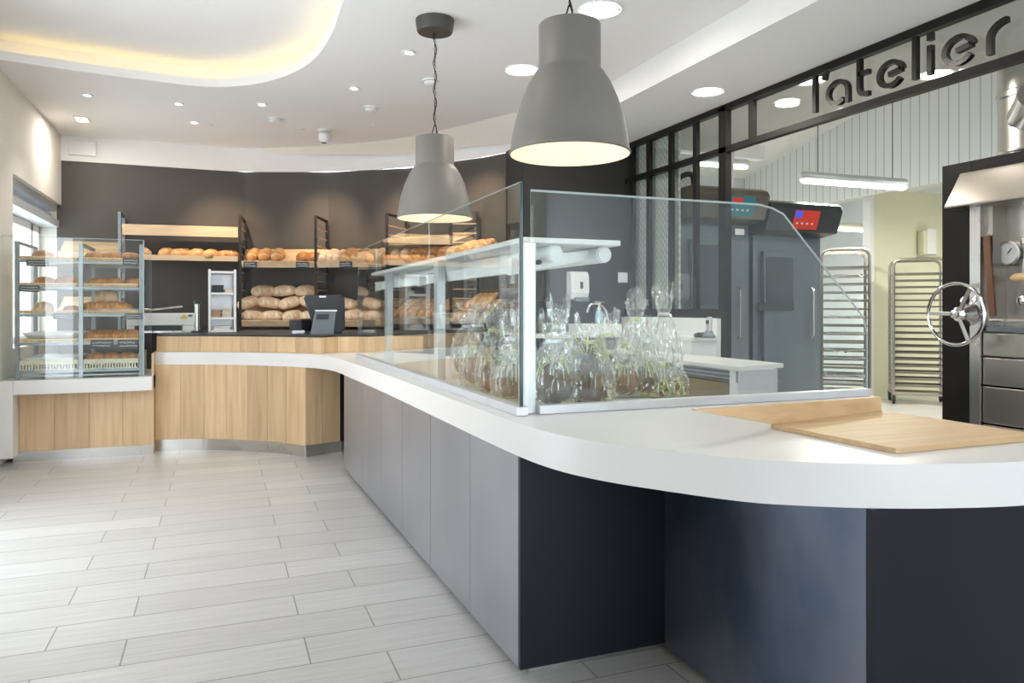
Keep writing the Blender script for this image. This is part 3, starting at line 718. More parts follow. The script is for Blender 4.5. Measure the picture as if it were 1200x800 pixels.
# posts and the lit canopy inside
cn = thing('display_canopy', (1.3, 4.2, .90), 'white metal canopy with two tube lights on posts above the wrapped eggs', 'display canopy')
zc0 = 1.535
for y in (2.665, onx(517, 400, 1.11)[1], onx(457, 400, 1.11)[1]):
    G().box(1.078, 1.125, y-.035, y+.035, .9005, zc0+.02).build('post', M['alu'], cn, bevel=.004)
g = G(); g.box(1.08, 1.51, 2.66, 5.75, zc0+.02, zc0+.042)
g.build('canopy_top', M['enamel'], cn, bevel=.004)
for y in (2.80, 4.3, 5.6): G().hexa([(1.09, y, zc0-.10), (1.51, y, zc0-.015), (1.51, y+.05, zc0-.015), (1.09, y+.05, zc0-.10), (1.09, y, zc0-.03), (1.51, y, zc0+.02), (1.51, y+.05, zc0+.02), (1.09, y+.05, zc0-.03)]).build('bracket', M['enamel'], cn, bevel=.003)
for x in (1.245, 1.465):
    G().tube([(x, 2.72, zc0-.012), (x, 5.6, zc0-.012)], .034, 20).build('light_tube', M['enamel'], cn, smooth=True)
    G().tube([(x, 2.712, zc0-.012), (x, 2.722, zc0-.012)], .030, 20).build('tube_cap', M['whitep'], cn, smooth=True)
g = G(); g.box(1.13, 1.22, 2.80, 5.6, zc0-.055, zc0-.035); g.build('reflector', M['enamel'], cn)
g = G(); g.box(1.135, 1.15, 2.75, 5.6, zc0-.085, zc0-.055); g.build('cable_trunking', M['enamel'], cn)

# ---------------------------------------------------------------- worktops and wash stand behind
wc = thing('rear_counter', (3.45, 5, 0), 'free-standing white-topped refrigerated counter behind the glass screen', 'counter')
G().prism([(3.22, 4.10), (3.72, 4.24), (3.74, 4.55), (3.70, 6.3), (3.24, 6.3)], .885, .915).build('worktop', M['slab'], wc, bevel=.004)
g = G(); g.box(3.255, 3.27, 4.16, 6.28, .80, .885); g.build('top_rail', M['alu'], wc)
g = G()
for k in range(3): g.box(3.245, 3.26, 4.16, 6.28, .805+k*.027, .820+k*.027)
g.build('rail_grooves', M['rackm'], wc)
G().box(3.26, 3.66, 4.20, 6.28, .08, .80).build('cabinet_body', M['inoxblue'], wc)
G().box(3.25, 3.262, 4.22, 6.25, .12, .79).build('display_front', noisy('bronze_glass', (.25, .21, .15), (.33, .29, .21), 3, rough=.12), wc)
G().box(3.258, 3.60, 4.165, 4.20, .05, .885).build('end_panel', M['alu'], wc)
G().box(3.240, 3.262, 4.16, 4.22, .05, .885).build('corner_post', M['enamel'], wc)
G().box(3.3, 3.62, 4.25, 6.2, 0, .08).build('plinth', M['darkp'], wc)

sc_ = thing('wash_counter', (3.6, 6.6, 0), 'white counter with upstand below the glazed partition by the dark wall', 'counter')
y0 = 5.42
G().prism([(2.78, 6.55), (3.76, 6.55), (3.76, 5.42), (4.03, 5.42), (4.03, 7.09), (2.78, 7.09)], 1.02, 1.055).build('worktop', M['slab'], sc_, bevel=.004)
G().box(4.03, 4.07, 5.42, 7.09, .0, 1.215).build('upstand', M['enamel'], sc_)
G().box(3.78, 4.03, 5.44, 7.08, .0, 1.02).build('cabinet_body', M['enamel'], sc_)
g = G(); g.box(2.82, 3.77, 6.62, 7.08, 0, 1.02); g.build('cabinet_body', M['darkp'], sc_)
g = G(); g.box(2.85, 3.74, 6.60, 6.62, .10, .98); g.build('door', M['inoxblue'], sc_)

def bx_thing(name, box, m, label, cat, bevel=.004, group=None):
    return tag(G().box(*box).build(name, m, bevel=bevel), label, cat, group)
# basin with tap
bs = thing('wash_basin', (3.35, 6.85, 1.055), 'small white wash basin standing on the counter below the soap dispenser', 'basin')
qa = ony(676, 380, 6.8); qb = ony(722, 380, 6.8)
g = G(); x0, x1 = qa[0], qb[0]
g.box(x0, x1, 6.68, 6.70, 1.056, 1.15); g.box(x0, x1, 6.98, 7.0, 1.056, 1.15); g.box(x0, x0+.02, 6.70, 6.98, 1.056, 1.15); g.box(x1-.02, x1, 6.70, 6.98, 1.056, 1.15); g.box(x0+.02, x1-.02, 6.70, 6.98, 1.056, 1.075)
g.build('bowl', M['enamel'], bs, bevel=.005)
def tapcurve(x): return x
q = ony(713, 385, 6.95)
tp = thing('tap', (q[0], 6.95, 1.15), 'chrome swan-neck tap curving over the white basin', 'tap')
pt = [ony(px, py, 6.9-.0) for px, py in ((713, 384), (712.5, 373), (710, 364), (705, 358), (698, 355.5), (692, 357), (689, 362), (688, 366))]
G().tube(catmull(pt, 4), .014, 12).build('spout', M['chrome'], tp, smooth=True)
G().lathe([(.028, 0), (.028, .012), (.018, .02)], (pt[0][0], pt[0][1], 1.15), 20).build('tap_base', M['chrome'], tp, smooth=True)
G().tube([ony(697, 353, 6.9), ony(708, 354, 6.9)], .008, 10).build('lever', M['chrome'], tp, smooth=True)
q = ony(702, 380, 6.82)
so = thing('soap_bottle', (q[0], 6.82, 1.075), 'clear bottle of pale blue liquid soap behind the tap', 'soap bottle')
zb_ = 1.075
G().lathe([(.035, 0), (.040, .01), (.040, .17), (.03, .20), (.014, .215)], (q[0], 6.82, zb_), 24).build('bottle', M['blue'], so, smooth=True)
G().lathe([(.018, .215), (.018, .24), (.008, .245), (.008, .275), (.02, .278), (.02, .29)], (q[0], 6.82, zb_), 18).build('pump', M['whitep'], so, smooth=True)
# paper/soap dispenser on the wall
a, b = ony(666, 318, 7.05), ony(687, 354, 7.05)
ds = thing('soap_dispenser', ((a[0]+b[0])/2, 7.08, b[2]), 'white wall-mounted soap dispenser on the black wall', 'dispenser')
G().prism_ax([(7.10, b[2]+.02), (7.0, b[2]+.03), (6.975, b[2]+.10), (6.985, a[2]-.03), (7.01, a[2]), (7.10, a[2])], 'x', a[0], b[0]).build('housing', M['whitep'], ds, bevel=.012, seg=3)
m_ = (a[0]+b[0])/2
G().box(m_+.0, m_+.025, 6.965, 6.98, (a[2]+b[2])/2-.02, (a[2]+b[2])/2+.05).build('window', M['darkp'], ds)
G().box(a[0]+.05, b[0]-.005, 6.965, 7.02, b[2]+.005, b[2]+.05).build('push_lever', M['greyp'], ds, bevel=.005)
a, b = ony(724.5, 319, 7.09), ony(735.5, 331, 7.09)
sw = thing('light_switch', (a[0], 7.095, b[2]), 'white square light switch on the dark wall right of the dispenser', 'switch')
G().box(a[0], b[0], 7.088, 7.0995, b[2], a[2]).build('plate', M['whitep'], sw, bevel=.003)
G().box(a[0]+.02, b[0]-.02, 7.082, 7.09, b[2]+.02, a[2]-.02).build('rocker', M['whitep'], sw, bevel=.003)
# dark shelf with rail beneath the dispenser, left of the dark edge
tag(G().box(2.78, 3.32, 6.95, 7.095, 1.385, 1.40).build('wall_shelf', M['darkp']), 'narrow dark shelf on the black wall left of the basin', 'shelf')
# cordless phone on the counter
ph = thing('cordless_phone', (3.85, 5.75, 1.055), 'cordless telephone standing in its dark charging base on the white counter', 'telephone')
q = onx(831, 391, 3.86); py_ = q[1]
G().lathe([(.055, 0), (.055, .02), (.035, .045), (.03, .06)], (3.86, py_, 1.056), 24).build('charging_base', M['greyp'], ph, smooth=True)
G().hexa([(3.84, py_-.028, 1.075), (3.875, py_-.028, 1.075), (3.875, py_+.028, 1.075), (3.84, py_+.028, 1.075), (3.85, py_-.024, 1.235), (3.88, py_-.024, 1.235), (3.88, py_+.024, 1.235), (3.85, py_+.024, 1.235)]).build('handset', M['alu'], ph, bevel=.008, seg=3)
G().box(3.838, 3.846, py_-.017, py_+.017, 1.175, 1.205).build('screen', M['darkp'], ph)
G().box(3.80, 3.86, py_+.05, py_+.10, 1.056, 1.10).build('cup', M['darkp'], ph, bevel=.008)
for i, px in enumerate((816, 822)):
    q = onx(px, 391, 3.82)
    o = G().lathe([(.012, 0), (.022, .008), (.024, .02), (.014, .034), (.004, .038)], (q[0], q[1], 1.0555), 16).build('stopper', M['darkp'], smooth=True)
    tag(o, ['small black round stopper left of the telephone, the farther one', 'small black round stopper left of the telephone, the nearer one'][i], 'stopper')
# ================================================================ BREAD SHELVES ON THE BACK WALL
FR = [(-1.66, 9.41), (-1.051, 9.41), (.218, 9.285), (1.043, 9.006), (1.777, 8.50), (2.42, 8.10), (2.62, 7.62)]
BK = [(-1.68, 9.88), (-1.06, 9.88), (.285, 9.88), (1.235, 9.50), (2.09, 8.86), (2.70, 7.99), (2.885, 7.66)]
LN = ['by the window', 'left of the white shelving', 'behind the till, on the left', 'behind the till, on the right', 'behind the far pendant lamp']
for i in range(1, 6):
    f, b = Vector(FR[i]), Vector(BK[i])
    t = thing('ladder_upright', (f.x, f.y, 1.062), 'black metal ladder upright of the bread shelves, %s of five' % ['leftmost', 'second', 'third', 'fourth', 'rightmost'][i-1], 'shelf upright', 'ladder uprights of the bread shelving')
    for q in (f, b): G().bar((q.x, q.y, 1.062), (q.x, q.y, 2.39), .03).build('post', M['rackm'] if i == 1 else M['ladder'], t)
    G().bar((f.x, f.y, 2.385), (b.x, b.y, 2.385), .025, .025).build('top_bar', M['ladder'], t)
    for k in range(11):
        z = 2.26-k*.105
        G().bar((f.x, f.y, z), (b.x, b.y, z), .016, .012).build('rung', M['oaks'] if k < 9 else M['ladder'], t)
SH = {}
def shelf(i, zf, zb, lab, lip=.045, s0=0.0, s1=1.0, dep=1.0):
    F0, F1, B0, B1 = (Vector((*p, 0)) for p in (FR[i], FR[i+1], BK[i], BK[i+1]))
    B0 = F0+(B0-F0)*dep; B1 = F1+(B1-F1)*dep
    def P(s, d): return (F0*(1-s)+F1*s)*(1-d)+(B0*(1-s)+B1*s)*d+Vector((0, 0, zf+(zb-zf)*d))
    m0, m1 = .022+s0, s1-.022
    t = thing('bread_shelf', tuple(P(.5, .5)), lab, 'shelf')
    g = G(); h = Vector((0, 0, .018)); a, b, c, d = P(m0, .02), P(m1, .02), P(m1, .96), P(m0, .96)
    g.hexa([a-h, b-h, c-h, d-h, a, b, c, d]).build('board', M['oaks'], t)
    ex = (b-a).normalized(); e2 = (d-a).normalized(); n = ex.cross(e2).normalized()
    o = e2*-.014
    G().hexa([a-h-n*.012+o, b-h-n*.012+o, b-h-n*.012, a-h-n*.012, a+n*lip+o, b+n*lip+o, b+n*lip, a+n*lip]).build('front_lip', M['oaks'], t)
    def place(s, d, lift=0):
        return P(s, d)+n*lift
    mtx = Matrix((ex, e2, n)).transposed()
    return place, mtx
S1t = shelf(1, 2.165, 2.20, 'empty top oak shelf left of the white shelving unit', lip=.09)
S1 = shelf(1, 1.885, 1.93, 'oak shelf with five round loaves left of the white shelving unit', lip=.03)
S0 = shelf(0, 1.885, 2.09, 'sloping upper oak shelf behind the glass pastry rack')
S0b = shelf(0, 1.27, 1.45, 'sloping lower oak shelf behind the glass pastry rack')
S2 = shelf(2, 1.815, 2.05, 'sloping oak shelf with slashed loaves above the loaf pile')
S2b = shelf(2, 1.125, 1.42, 'sloping oak shelf carrying the pile of pale floured loaves')
S3 = shelf(3, 1.815, 2.03, 'sloping oak shelf crowded with floured loaves behind the till')
S3b = shelf(3, 1.125, 1.42, 'low sloping oak shelf directly behind the till')
S4 = shelf(4, 1.83, 2.03, 'sloping oak shelf with brown loaves behind the far pendant lamp')
S4t = shelf(4, 2.06, 2.17, 'short empty oak shelf just below the far pendant lamp')
S4b = shelf(4, 1.16, 1.42, 'low sloping oak shelf with a bundle of baguettes')
S5 = shelf(5, 1.85, 2.03, 'rightmost sloping oak shelf with long loaves')
S5b = shelf(5, 1.16, 1.42, 'rightmost low oak shelf with a few baguettes')
S5m = None

# ---------------------------------------------------------------- bread
def loaf(name, L, Wd, Hh, m, kind='slash', ncut=3, seed=0):
    rnd = random.Random(seed); g = bmesh.new(); nu, nv = 34, 20; cuts = {}
    rings = []; lay = g.verts.layers.float.new('cut')
    for i in range(nu+1):
        u = -1+2*i/nu; e = math.sin(math.acos(max(-1, min(1, u)))) if abs(u) < 1 else 0
        pr = max(.0, 1-abs(u)**2.6)**.5
        if kind == 'baguette': pr = max(0, 1-abs(u)**5)**.5*(.82+.18*(1-u*u))
        if kind == 'round': pr = max(0, 1-u*u)**.5
        ring = []
        for j in range(nv):
            a = j*2*PI/nv; y, z = math.cos(a), math.sin(a)
            bump = 1+.05*noise.noise(Vector((u*2+seed, y*1.5, z*1.5)))
            c = 0
            if z > .1:
                if kind in ('slash', 'baguette'):
                    ph = (u*ncut+y*.45)/2+.25*(ncut % 2); f = abs((ph-math.floor(ph))-.5)
                    c = max(0, 1-f/.13)*min(1, (z-.1)*3)*(1 if abs(u) < .86 else 0)
                elif kind == 'round': c = max(0, 1-abs(y*1.0+.12*math.sin(u*3))/.13)*(abs(u) < .75)*min(1, (z-.1)*3)
                elif kind == 'croissant': 
                    ph = u*ncut/1.0+.3*abs(y); f = abs((ph-math.floor(ph))-.5); c = max(0, 1-f/.16)*.6; bump *= 1+.10*max(0, .5-f)*2
                elif kind == 'knot':
                    ph = (u*ncut+y)/1.0; f = abs((ph-math.floor(ph))-.5); c = max(0, 1-f/.2)*.5; bump *= 1+.15*(f)
            rr = pr*bump*(1-.07*min(1, c)*(kind not in ('croissant', 'knot')) )
            x = u*L/2; yy = y*Wd/2*rr; zz2 = z*Hh/2*rr
            if zz2 < -Hh*.22: zz2 = -Hh*.22-(abs(zz2)-Hh*.22)*.15
            if kind == 'croissant': yy += -L*.22*(1-u*u)+L*.1
            v = g.verts.new((x, yy, zz2+Hh*.26)); v[lay] = min(1, c); ring.append(v)
        rings.append(ring)
    for i in range(nu):
        for j in range(nv):
            try: g.faces.new((rings[i][j], rings[i][(j+1) % nv], rings[i+1][(j+1) % nv], rings[i+1][j]))
            except Exception: pass
    bmesh.ops.remove_doubles(g, verts=g.verts, dist=.0008)
    bmesh.ops.recalc_face_normals(g, faces=g.faces)
    me = bpy.data.meshes.new(name); g.to_mesh(me); g.free(); me.materials.append(m)
    for p in me.polygons: p.use_smooth = True
    return me
def put(me, name, loc, mtx, lab, cat, group, sc=1.0):
    o = bpy.data.objects.new(name, me); COL.objects.link(o)
    o.matrix_world = Matrix.Translation(Vector(loc)) @ mtx.to_4x4() @ Matrix.Diagonal((sc, sc, sc, 1))
    return tag(o, lab, cat, group)
RZ = lambda a: Matrix.Rotation(R(a), 3, 'Z')
boule = [loaf('round_loaf', .25, .25, .19, M['crust'], 'round', seed=s) for s in (1, 2)]
batard = [loaf('loaf', .36, .19, .17, M['crustd'], 'slash', 3, s) for s in (3, 4)]
batg = [loaf('loaf', .38, .20, .18, M['crust'], 'slash', 4, s) for s in (5, 6)]
flour = [loaf('floured_loaf', .33, .20, .16, M['crustp'], 'slash', 2, s) for s in (7, 8, 9)]
bag = [loaf('baguette', .44, .085, .085, M['crust'], 'baguette', 5, s) for s in (10, 11)]
crois = [loaf('croissant', .19, .085, .085, M['crustr'], 'croissant', 4, s) for s in (12, 13)]
bun = [loaf('glazed_bun', .15, .12, .09, M['crustr'], 'knot', 3, s) for s in (14, 15)]
brio = [loaf('brioche', .17, .15, .11, M['crustd'], 'round', 3, s) for s in (16, 17)]
toast = loaf('tin_loaf', .2, .15, .16, M['crustp'], 'slash', 2, 18)
# shelf 1: five loaves
xs = [(.36, boule[0], 0), (.485, batg[0], 25), (.61, boule[1], 10), (.73, batg[1], 70), (.865, batard[0], 0)]
for k, (s, me, a) in enumerate(xs):
    put(me, 'crusty_loaf', S1[0](s+.02, .20), S1[1] @ RZ(a), '%s of five golden crusty loaves on the shelf left of the white unit' % which(k, 5), 'bread', 'loaves on the left middle shelf', .80)
# shelf 2
for k, s in enumerate((.14, .30, .46)):
    put(batg[k % 2], 'slashed_loaf', S2[0](s, .42), S2[1] @ RZ(84), '%s of three slashed golden loaves on the sloping shelf above the pile' % which(k, 3), 'bread', 'slashed loaves above the pile', .78)
for k, s in enumerate((.81, .94)):
    put(bun[k % 2], 'plaited_loaf', S2[0](s-.01, .30), S2[1] @ RZ(80), '%s plaited loaf right of the slashed loaves above the pile' % ('left', 'right')[k], 'bread', 'plaited loaves', 1.35)
# pile of floured loaves
rows = [(.20, 0, [.15, .41, .67, .91]), (.46, .09, [.10, .36, .63, .88]), (.68, .17, [.28, .54, .80])]
for r_, (d, lift, ss) in enumerate(rows):
    for k, s in enumerate(ss):
        put(flour[(k+r_) % 3], 'floured_loaf', S2b[0](s, d, lift), S2b[1] @ RZ([8, -22, 30, -15][(k+2*r_) % 4]) @ Matrix.Rotation(R([10, -8, 5, -12][(k+r_) % 4]), 3, 'Y'), '%s in the %s row of the pale floured loaf pile' % (which(k, len(ss)), ('front', 'middle', 'top')[r_]), 'bread', 'pile of pale floured loaves', .84+.05*((k*3+r_) % 3))
for k, (s, d, l) in enumerate([(.2, .2, 0), (.5, .25, 0), (.8, .2, 0), (.35, .55, .05), (.68, .55, .05)]):
    put(flour[k % 3], 'floured_loaf', S3b[0](s, d, l), S3b[1] @ RZ(22-k*14), '%s of five pale loaves on the low shelf directly behind the till' % which(k, 5), 'bread', 'pale loaves behind the till', .85)
# crowded shelf 3
n3 = 9
for k in range(n3):
    put((flour+batg)[k % 5], 'rustic_loaf', S3[0](.06+k*.108, .36, .01*(k % 2)), S3[1] @ RZ(74+7*math.sin(k*2)) @ Matrix.Rotation(R(50), 3, 'X'), '%s of nine rustic loaves crowded on the shelf above the till' % which(k, n3), 'bread', 'rustic loaves crowded above the till', .88)
for k, (s, me, a) in enumerate([(.07, flour[0], 60), (.20, flour[1], 70), (.36, batard[0], 62), (.48, batard[1], 62), (.60, batard[0], 66), (.78, batard[1], 60), (.91, flour[2], 55)]):
    put(me, 'brown_loaf', S4[0](s, .36, .02), S4[1] @ RZ(a+12) @ Matrix.Rotation(R(48), 3, 'X'), '%s of seven brown loaves on the shelf below the far pendant lamp' % which(k, 7), 'bread', 'brown loaves behind the glass', .84)
for k, s in enumerate((.22, .50, .78)):
    put(batg[k % 2], 'long_loaf', S5[0](s, .4), S5[1] @ RZ(75), '%s of three long loaves on the rightmost upper shelf' % which(k, 3), 'bread', 'long loaves on the rightmost shelf', .85)
for k in range(8):
    put(bag[k % 2], 'baguette', S4b[0](.14+k*.095, .42, .03), S4b[1] @ RZ(76), '%s of eight baguettes leaning on the low shelf behind the canopy' % which(k, 8), 'baguette', 'baguettes on the low shelf', 1.0)
for k in range(4):
    put(bag[k % 2], 'baguette', S5b[0](.22+k*.18, .48, .03), S5b[1] @ RZ(80), '%s of four baguettes on the rightmost low shelf' % which(k, 4), 'baguette', 'baguettes on the rightmost low shelf', 1.0)
# small slate price tags along the shelf lips
def slate(name, c, ex, up, w, h, lab, group, seed):
    rnd = random.Random(seed); ex = Vector(ex).normalized(); up = Vector(up).normalized(); n = ex.cross(up).normalized(); c = Vector(c)
    t = thing(name, tuple(c-up*h/2), lab, 'price sign', group)
    m = Matrix((ex, n, up)).transposed().to_4x4(); m.translation = c
    G().mbox(m, w, .005, h).build('slate', M['slate'], t)
    g = G()
    for r_ in range(2):
        x = -w*.40
        while x < w*.36:
            l = rnd.uniform(.08, .16)*w; y = h*(.17-.36*r_)
            q = [c+n*.0035+ex*(x+l*a)+up*(y+h*rnd.uniform(-.09, .09)) for a in (0, .3, .6, 1)]
            g.tube(q, h*.04, 4); x += l+w*.03
    g.build('chalk_writing', M['chalk'], t)
    return t
k = 0
for S_, ss, zone in ((S2, (.13, .82), 'the sloping shelf above the loaf pile'), (S3, (.42,), 'the crowded shelf above the till'), (S4, (.80,), 'the shelf below the far pendant lamp')):
    for j, s in enumerate(ss):
        c = S_[0](s, .0, .0)+Vector((0, -.035, .0)); ex = S_[1].col[0]
        slate('price_tag', c, ex, (0, 0, 1), .15, .07, 'black price tag on %s%s' % (zone, ('' if len(ss) == 1 else [', left one', ', right one'][j])), 'price tags on the bread shelves', k); k += 1

# ---------------------------------------------------------------- things on the back counter
ZT = 1.062
sl = thing('bread_slicer', (-.5, 8.3, ZT), 'white bread slicing machine with dark slot and lever on the back counter', 'bread slicer')
xa, xb = -.86, ony(228, 380, 8.25)[0]; zt_ = ony(200, 367, 8.25)[2]
g = G(); g.box(xa, xb, 8.25, 8.60, 1.135, zt_); g.box(xa, xa+.07, 8.25, 8.6, ZT, 1.135); g.box(xb-.115, xb, 8.25, 8.6, ZT, 1.135)
g.build('housing', M['enamel'], sl, bevel=.008)
G().box(xa+.07, xb-.115, 8.27, 8.58, ZT, 1.133).build('blade_slot', M['darkp'], sl)
G().box(xa+.07, xb-.115, 8.24, 8.30, ZT, ZT+.02).build('tray', M['inox'], sl)
a, b = ony(168, 364, 8.24), ony(214, 359, 8.24)
G().tube([a, b], .009, 8).build('lever', M['inox'], sl, smooth=True)
G().bar((xa+.1, 8.4, zt_), (xa+.1, 8.24, a[2]), .02).build('lever_arm', M['inox'], sl)
G().box(xb-.06, xb-.02, 8.245, 8.25, zt_-.035, zt_-.012).build('switch', M['greyp'], sl)
c = ony(215.5, 370, 8.245); G().prism_ax([(c[0]-.035, c[2]-.025), (c[0]+.035, c[2]-.025), (c[0], c[2]+.02)], 'y', 8.242, 8.249).build('warning_sticker', M['lemon'], sl)
c = ony(231, 380, 8.15)
t = thing('metal_stand', (c[0], 8.15, ZT), 'slim chrome pillar standing right of the slicing machine', 'stand')
G().tube([(c[0], 8.15, ZT+.02), (c[0], 8.15, ony(231, 356, 8.15)[2])], .022, 16).build('pole', M['inox'], t, smooth=True)
G().lathe([(.055, 0), (.055, .02)], (c[0], 8.15, ZT), 20).build('foot', M['darkp'], t)
G().lathe([(.03, 0), (.034, .01), (.03, .03)], (c[0], 8.15, ony(231, 356, 8.15)[2]), 20).build('cap', M['darkp'], t, smooth=True)
# white open shelving unit
x0, x1 = ony(244, 350, 8.3)[0], ony(277, 350, 8.3)[0]; zt_ = ony(260, 315.5, 8.3)[2]
u = thing('shelving_unit', ((x0+x1)/2, 8.4, ZT), 'narrow white open shelving unit holding folded bags on the back counter', 'shelving unit')
for x in (x0, x1-.025): G().box(x, x+.025, 8.3, 8.58, ZT, zt_).build('side_panel', M['enamel'], u, bevel=.002)
zs = [ZT+.01, ony(260, 373, 8.3)[2], ony(260, 344, 8.3)[2], zt_-.03]
for z in zs: G().box(x0+.025, x1-.025, 8.3, 8.58, z-.012, z+.012).build('shelf', M['enamel'], u, bevel=.002)
G().box(x0+.025, x1-.025, 8.575, 8.585, ZT, zt_-.02).build('back_panel', M['alu'], u)
stk = [(0, .03, .11, M['paper'], 3, 'small stack of white paper bags on the bottom tier of the white shelving'), (1, .03, .10, M['brownw'], 0, ''), ]
def stack(x, z, w, n, m, name, lab):
    t = thing(name, (x, 8.42, z), lab, 'stack of bags')
    for k in range(n):
        mm = Matrix.Translation((x+random.uniform(-.004, .004), 8.42, z+.006+k*.013)) @ Matrix.Rotation(random.uniform(-.06, .06), 4, 'Z')
        G().mbox(mm, w, .2, .011).build('folded_bag', m, t, bevel=.002)
kr = noisy('kraft_paper', (.42, .27, .16), (.52, .36, .22), 9, rough=.8); kk = noisy('cream_paper', (.66, .62, .50), (.72, .69, .58), 9, rough=.8)
xm = (x0+x1)/2
stack(xm, zs[0]+.013, .16, 3, M['paper'], 'paper_bag_stack', 'flat stack of white paper bags on the bottom tier of the white unit')
stack(xm-.058, zs[1]+.013, .09, 6, kr, 'paper_bag_stack', 'stack of folded brown paper bags on the middle tier, left')
stack(xm+.045, zs[1]+.013, .09, 7, kk, 'paper_bag_stack', 'stack of folded cream paper bags on the middle tier, right')
stack(xm-.045, zs[2]+.013, .11, 6, M['darkp'], 'cloth_stack', 'stack of folded dark cloths on the upper tier of the white unit')
stack(xm+.06, zs[2]+.013, .08, 3, kk, 'paper_bag_stack', 'short stack of cream bags on the upper tier of the white unit')
# till
tl = thing('cash_register', (.93, 7.42, ZT), 'dark till with large screen hood and grey receipt printer on the back counter', 'till')
def sheet(pxs, y, dy, name, m, par, bevel=.004):
    P0 = [ony(px, py, y) for px, py in pxs]; P1 = [(p[0], p[1]+dy, p[2]) for p in P0]; n = len(P0); g = G()
    A = [g.b.verts.new(p) for p in P0]; Bv = [g.b.verts.new(p) for p in P1]
    for i in range(n): g.b.faces.new((A[i], A[(i+1) % n], Bv[(i+1) % n], Bv[i]))
    g.b.faces.new(A[::-1]); g.b.faces.new(Bv)
    return g.build(name, m, par, bevel=bevel)
sheet([(369, 385), (357, 349), (359, 346), (400, 345), (404, 350), (404.5, 384), (399, 391), (372, 391)], 7.45, .10, 'screen_hood', M['darkp'], tl, .008)
sheet([(374, 346.5), (382, 346.5), (382, 348.5), (374, 348.5)], 7.445, .01, 'badge', M['alu'], tl, 0)
sheet([(364, 393), (370, 364), (394, 364), (391, 393)], 7.30, .07, 'printer', M['greyp'], tl, .006)
sheet([(371.5, 368), (386, 368), (385, 374), (370.5, 374)], 7.292, .01, 'display', M['darkp'], tl, .001)
sheet([(370, 363), (395, 363), (395, 364.8), (370, 364.8)], 7.29, .09, 'printer_lid', M['alu'], tl, .001)
G().box(.78, 1.02, 7.40, 7.60, ZT, ZT+.02).build('till_foot', M['darkp'], tl)
x0, x1 = ony(340, 380, 7.55)[0], ony(354, 380, 7.55)[0]
t = thing('card_terminal', (x0, 7.55, ZT), 'small dark box with silver base left of the till', 'card reader')
G().box(x0, x1, 7.55, 7.65, ZT+.03, ony(347, 375, 7.55)[2]).build('housing', M['darkp'], t, bevel=.006)
G().box(x0+.02, x1+.02, 7.50, 7.64, ZT, ZT+.03).build('base', M['alu'], t, bevel=.004)
t = thing('storage_box', (x1+.1, 7.9, ZT), 'black rounded box behind the till and card reader', 'box')
G().box(x1+.02, x1+.22, 7.8, 8.0, ZT, ZT+.14).build('body', M['black'], t, bevel=.02, seg=3)

# ================================================================ PASTRY RACK IN ITS GLASS BOX
X0, XM, X1, Y0, Y1 = -1.60, -1.126, -.655, 7.42, 8.10
zr = [.80, 1.035, 1.28, 1.515, 1.74]
rk = thing('pastry_rack', (-1.13, 7.75, .705), 'grey metal two-bay pastry rack standing on the low white counter', 'rack')
for x in (X0, XM, X1):
    for y in (Y0, Y1): G().box(x-.016, x+.016, y-.016, y+.016, .706, 1.875).build('post', M['rackm'], rk)
    G().box(x-.014, x+.014, Y0, Y1, 1.85, 1.875).build('top_bar', M['rackm'], rk)
for z in zr:
    for a, b in ((X0, XM), (XM, X1)):
        for y in (Y0, Y1): G().box(a+.016, b-.016, y-.010, y+.010, z-.045, z-.022).build('rail', M['rackm'], rk)
G().box(X0, X1, Y0-.01, Y0+.01, .72, .735).build('rail', M['rackm'], rk)
# wicker trays on the rails
for j, z in enumerate(zr):
    for c_, (a, b) in enumerate(((X0, XM), (XM, X1))):
        g = G(); x0, x1 = a+.022, b-.022; hgt = .03 if j > 0 else .085
        g.box(x0, x1, Y0-.03, Y1, z-.020, z-.012)
        for k in range(int((x1-x0)/.022)):
            xx = x0+k*.022; g.box(xx, xx+.012, Y0-.034, Y0-.028, z-.02, z-.02+hgt*.8)
        g.box(x0, x1, Y0-.031, Y0-.027, z-.02+hgt*.55, z-.02+hgt)
        g.box(x0, x0+.006, Y0-.03, Y1, z-.02, z-.02+hgt); g.box(x1-.006, x1, Y0-.03, Y1, z-.02, z-.02+hgt); g.box(x0, x1, Y1-.006, Y1, z-.02, z-.02+hgt)
        o = g.build('wicker_tray', M['basket'] if j == 0 else M['oaks'])
        tag(o, 'pale %s in the %s bay of the pastry rack, %s level' % ('wicker basket' if j == 0 else 'slatted tray', ('left', 'right')[c_], ['lowest', 'second', 'third', 'fourth', 'top'][j]), 'tray', 'trays of the pastry rack')
def on_rack(c_, j, s, d, me, name, a, lab, cat, grp, sc=1.0, lift=0):
    a0, b0 = ((X0, XM), (XM, X1))[c_]
    put(me, name, (a0+(b0-a0)*s, Y0+(Y1-Y0)*d, zr[j]-.0115+lift), RZ(a), lab, cat, grp, sc)
lv = ['lowest', 'second', 'third', 'fourth', 'top']
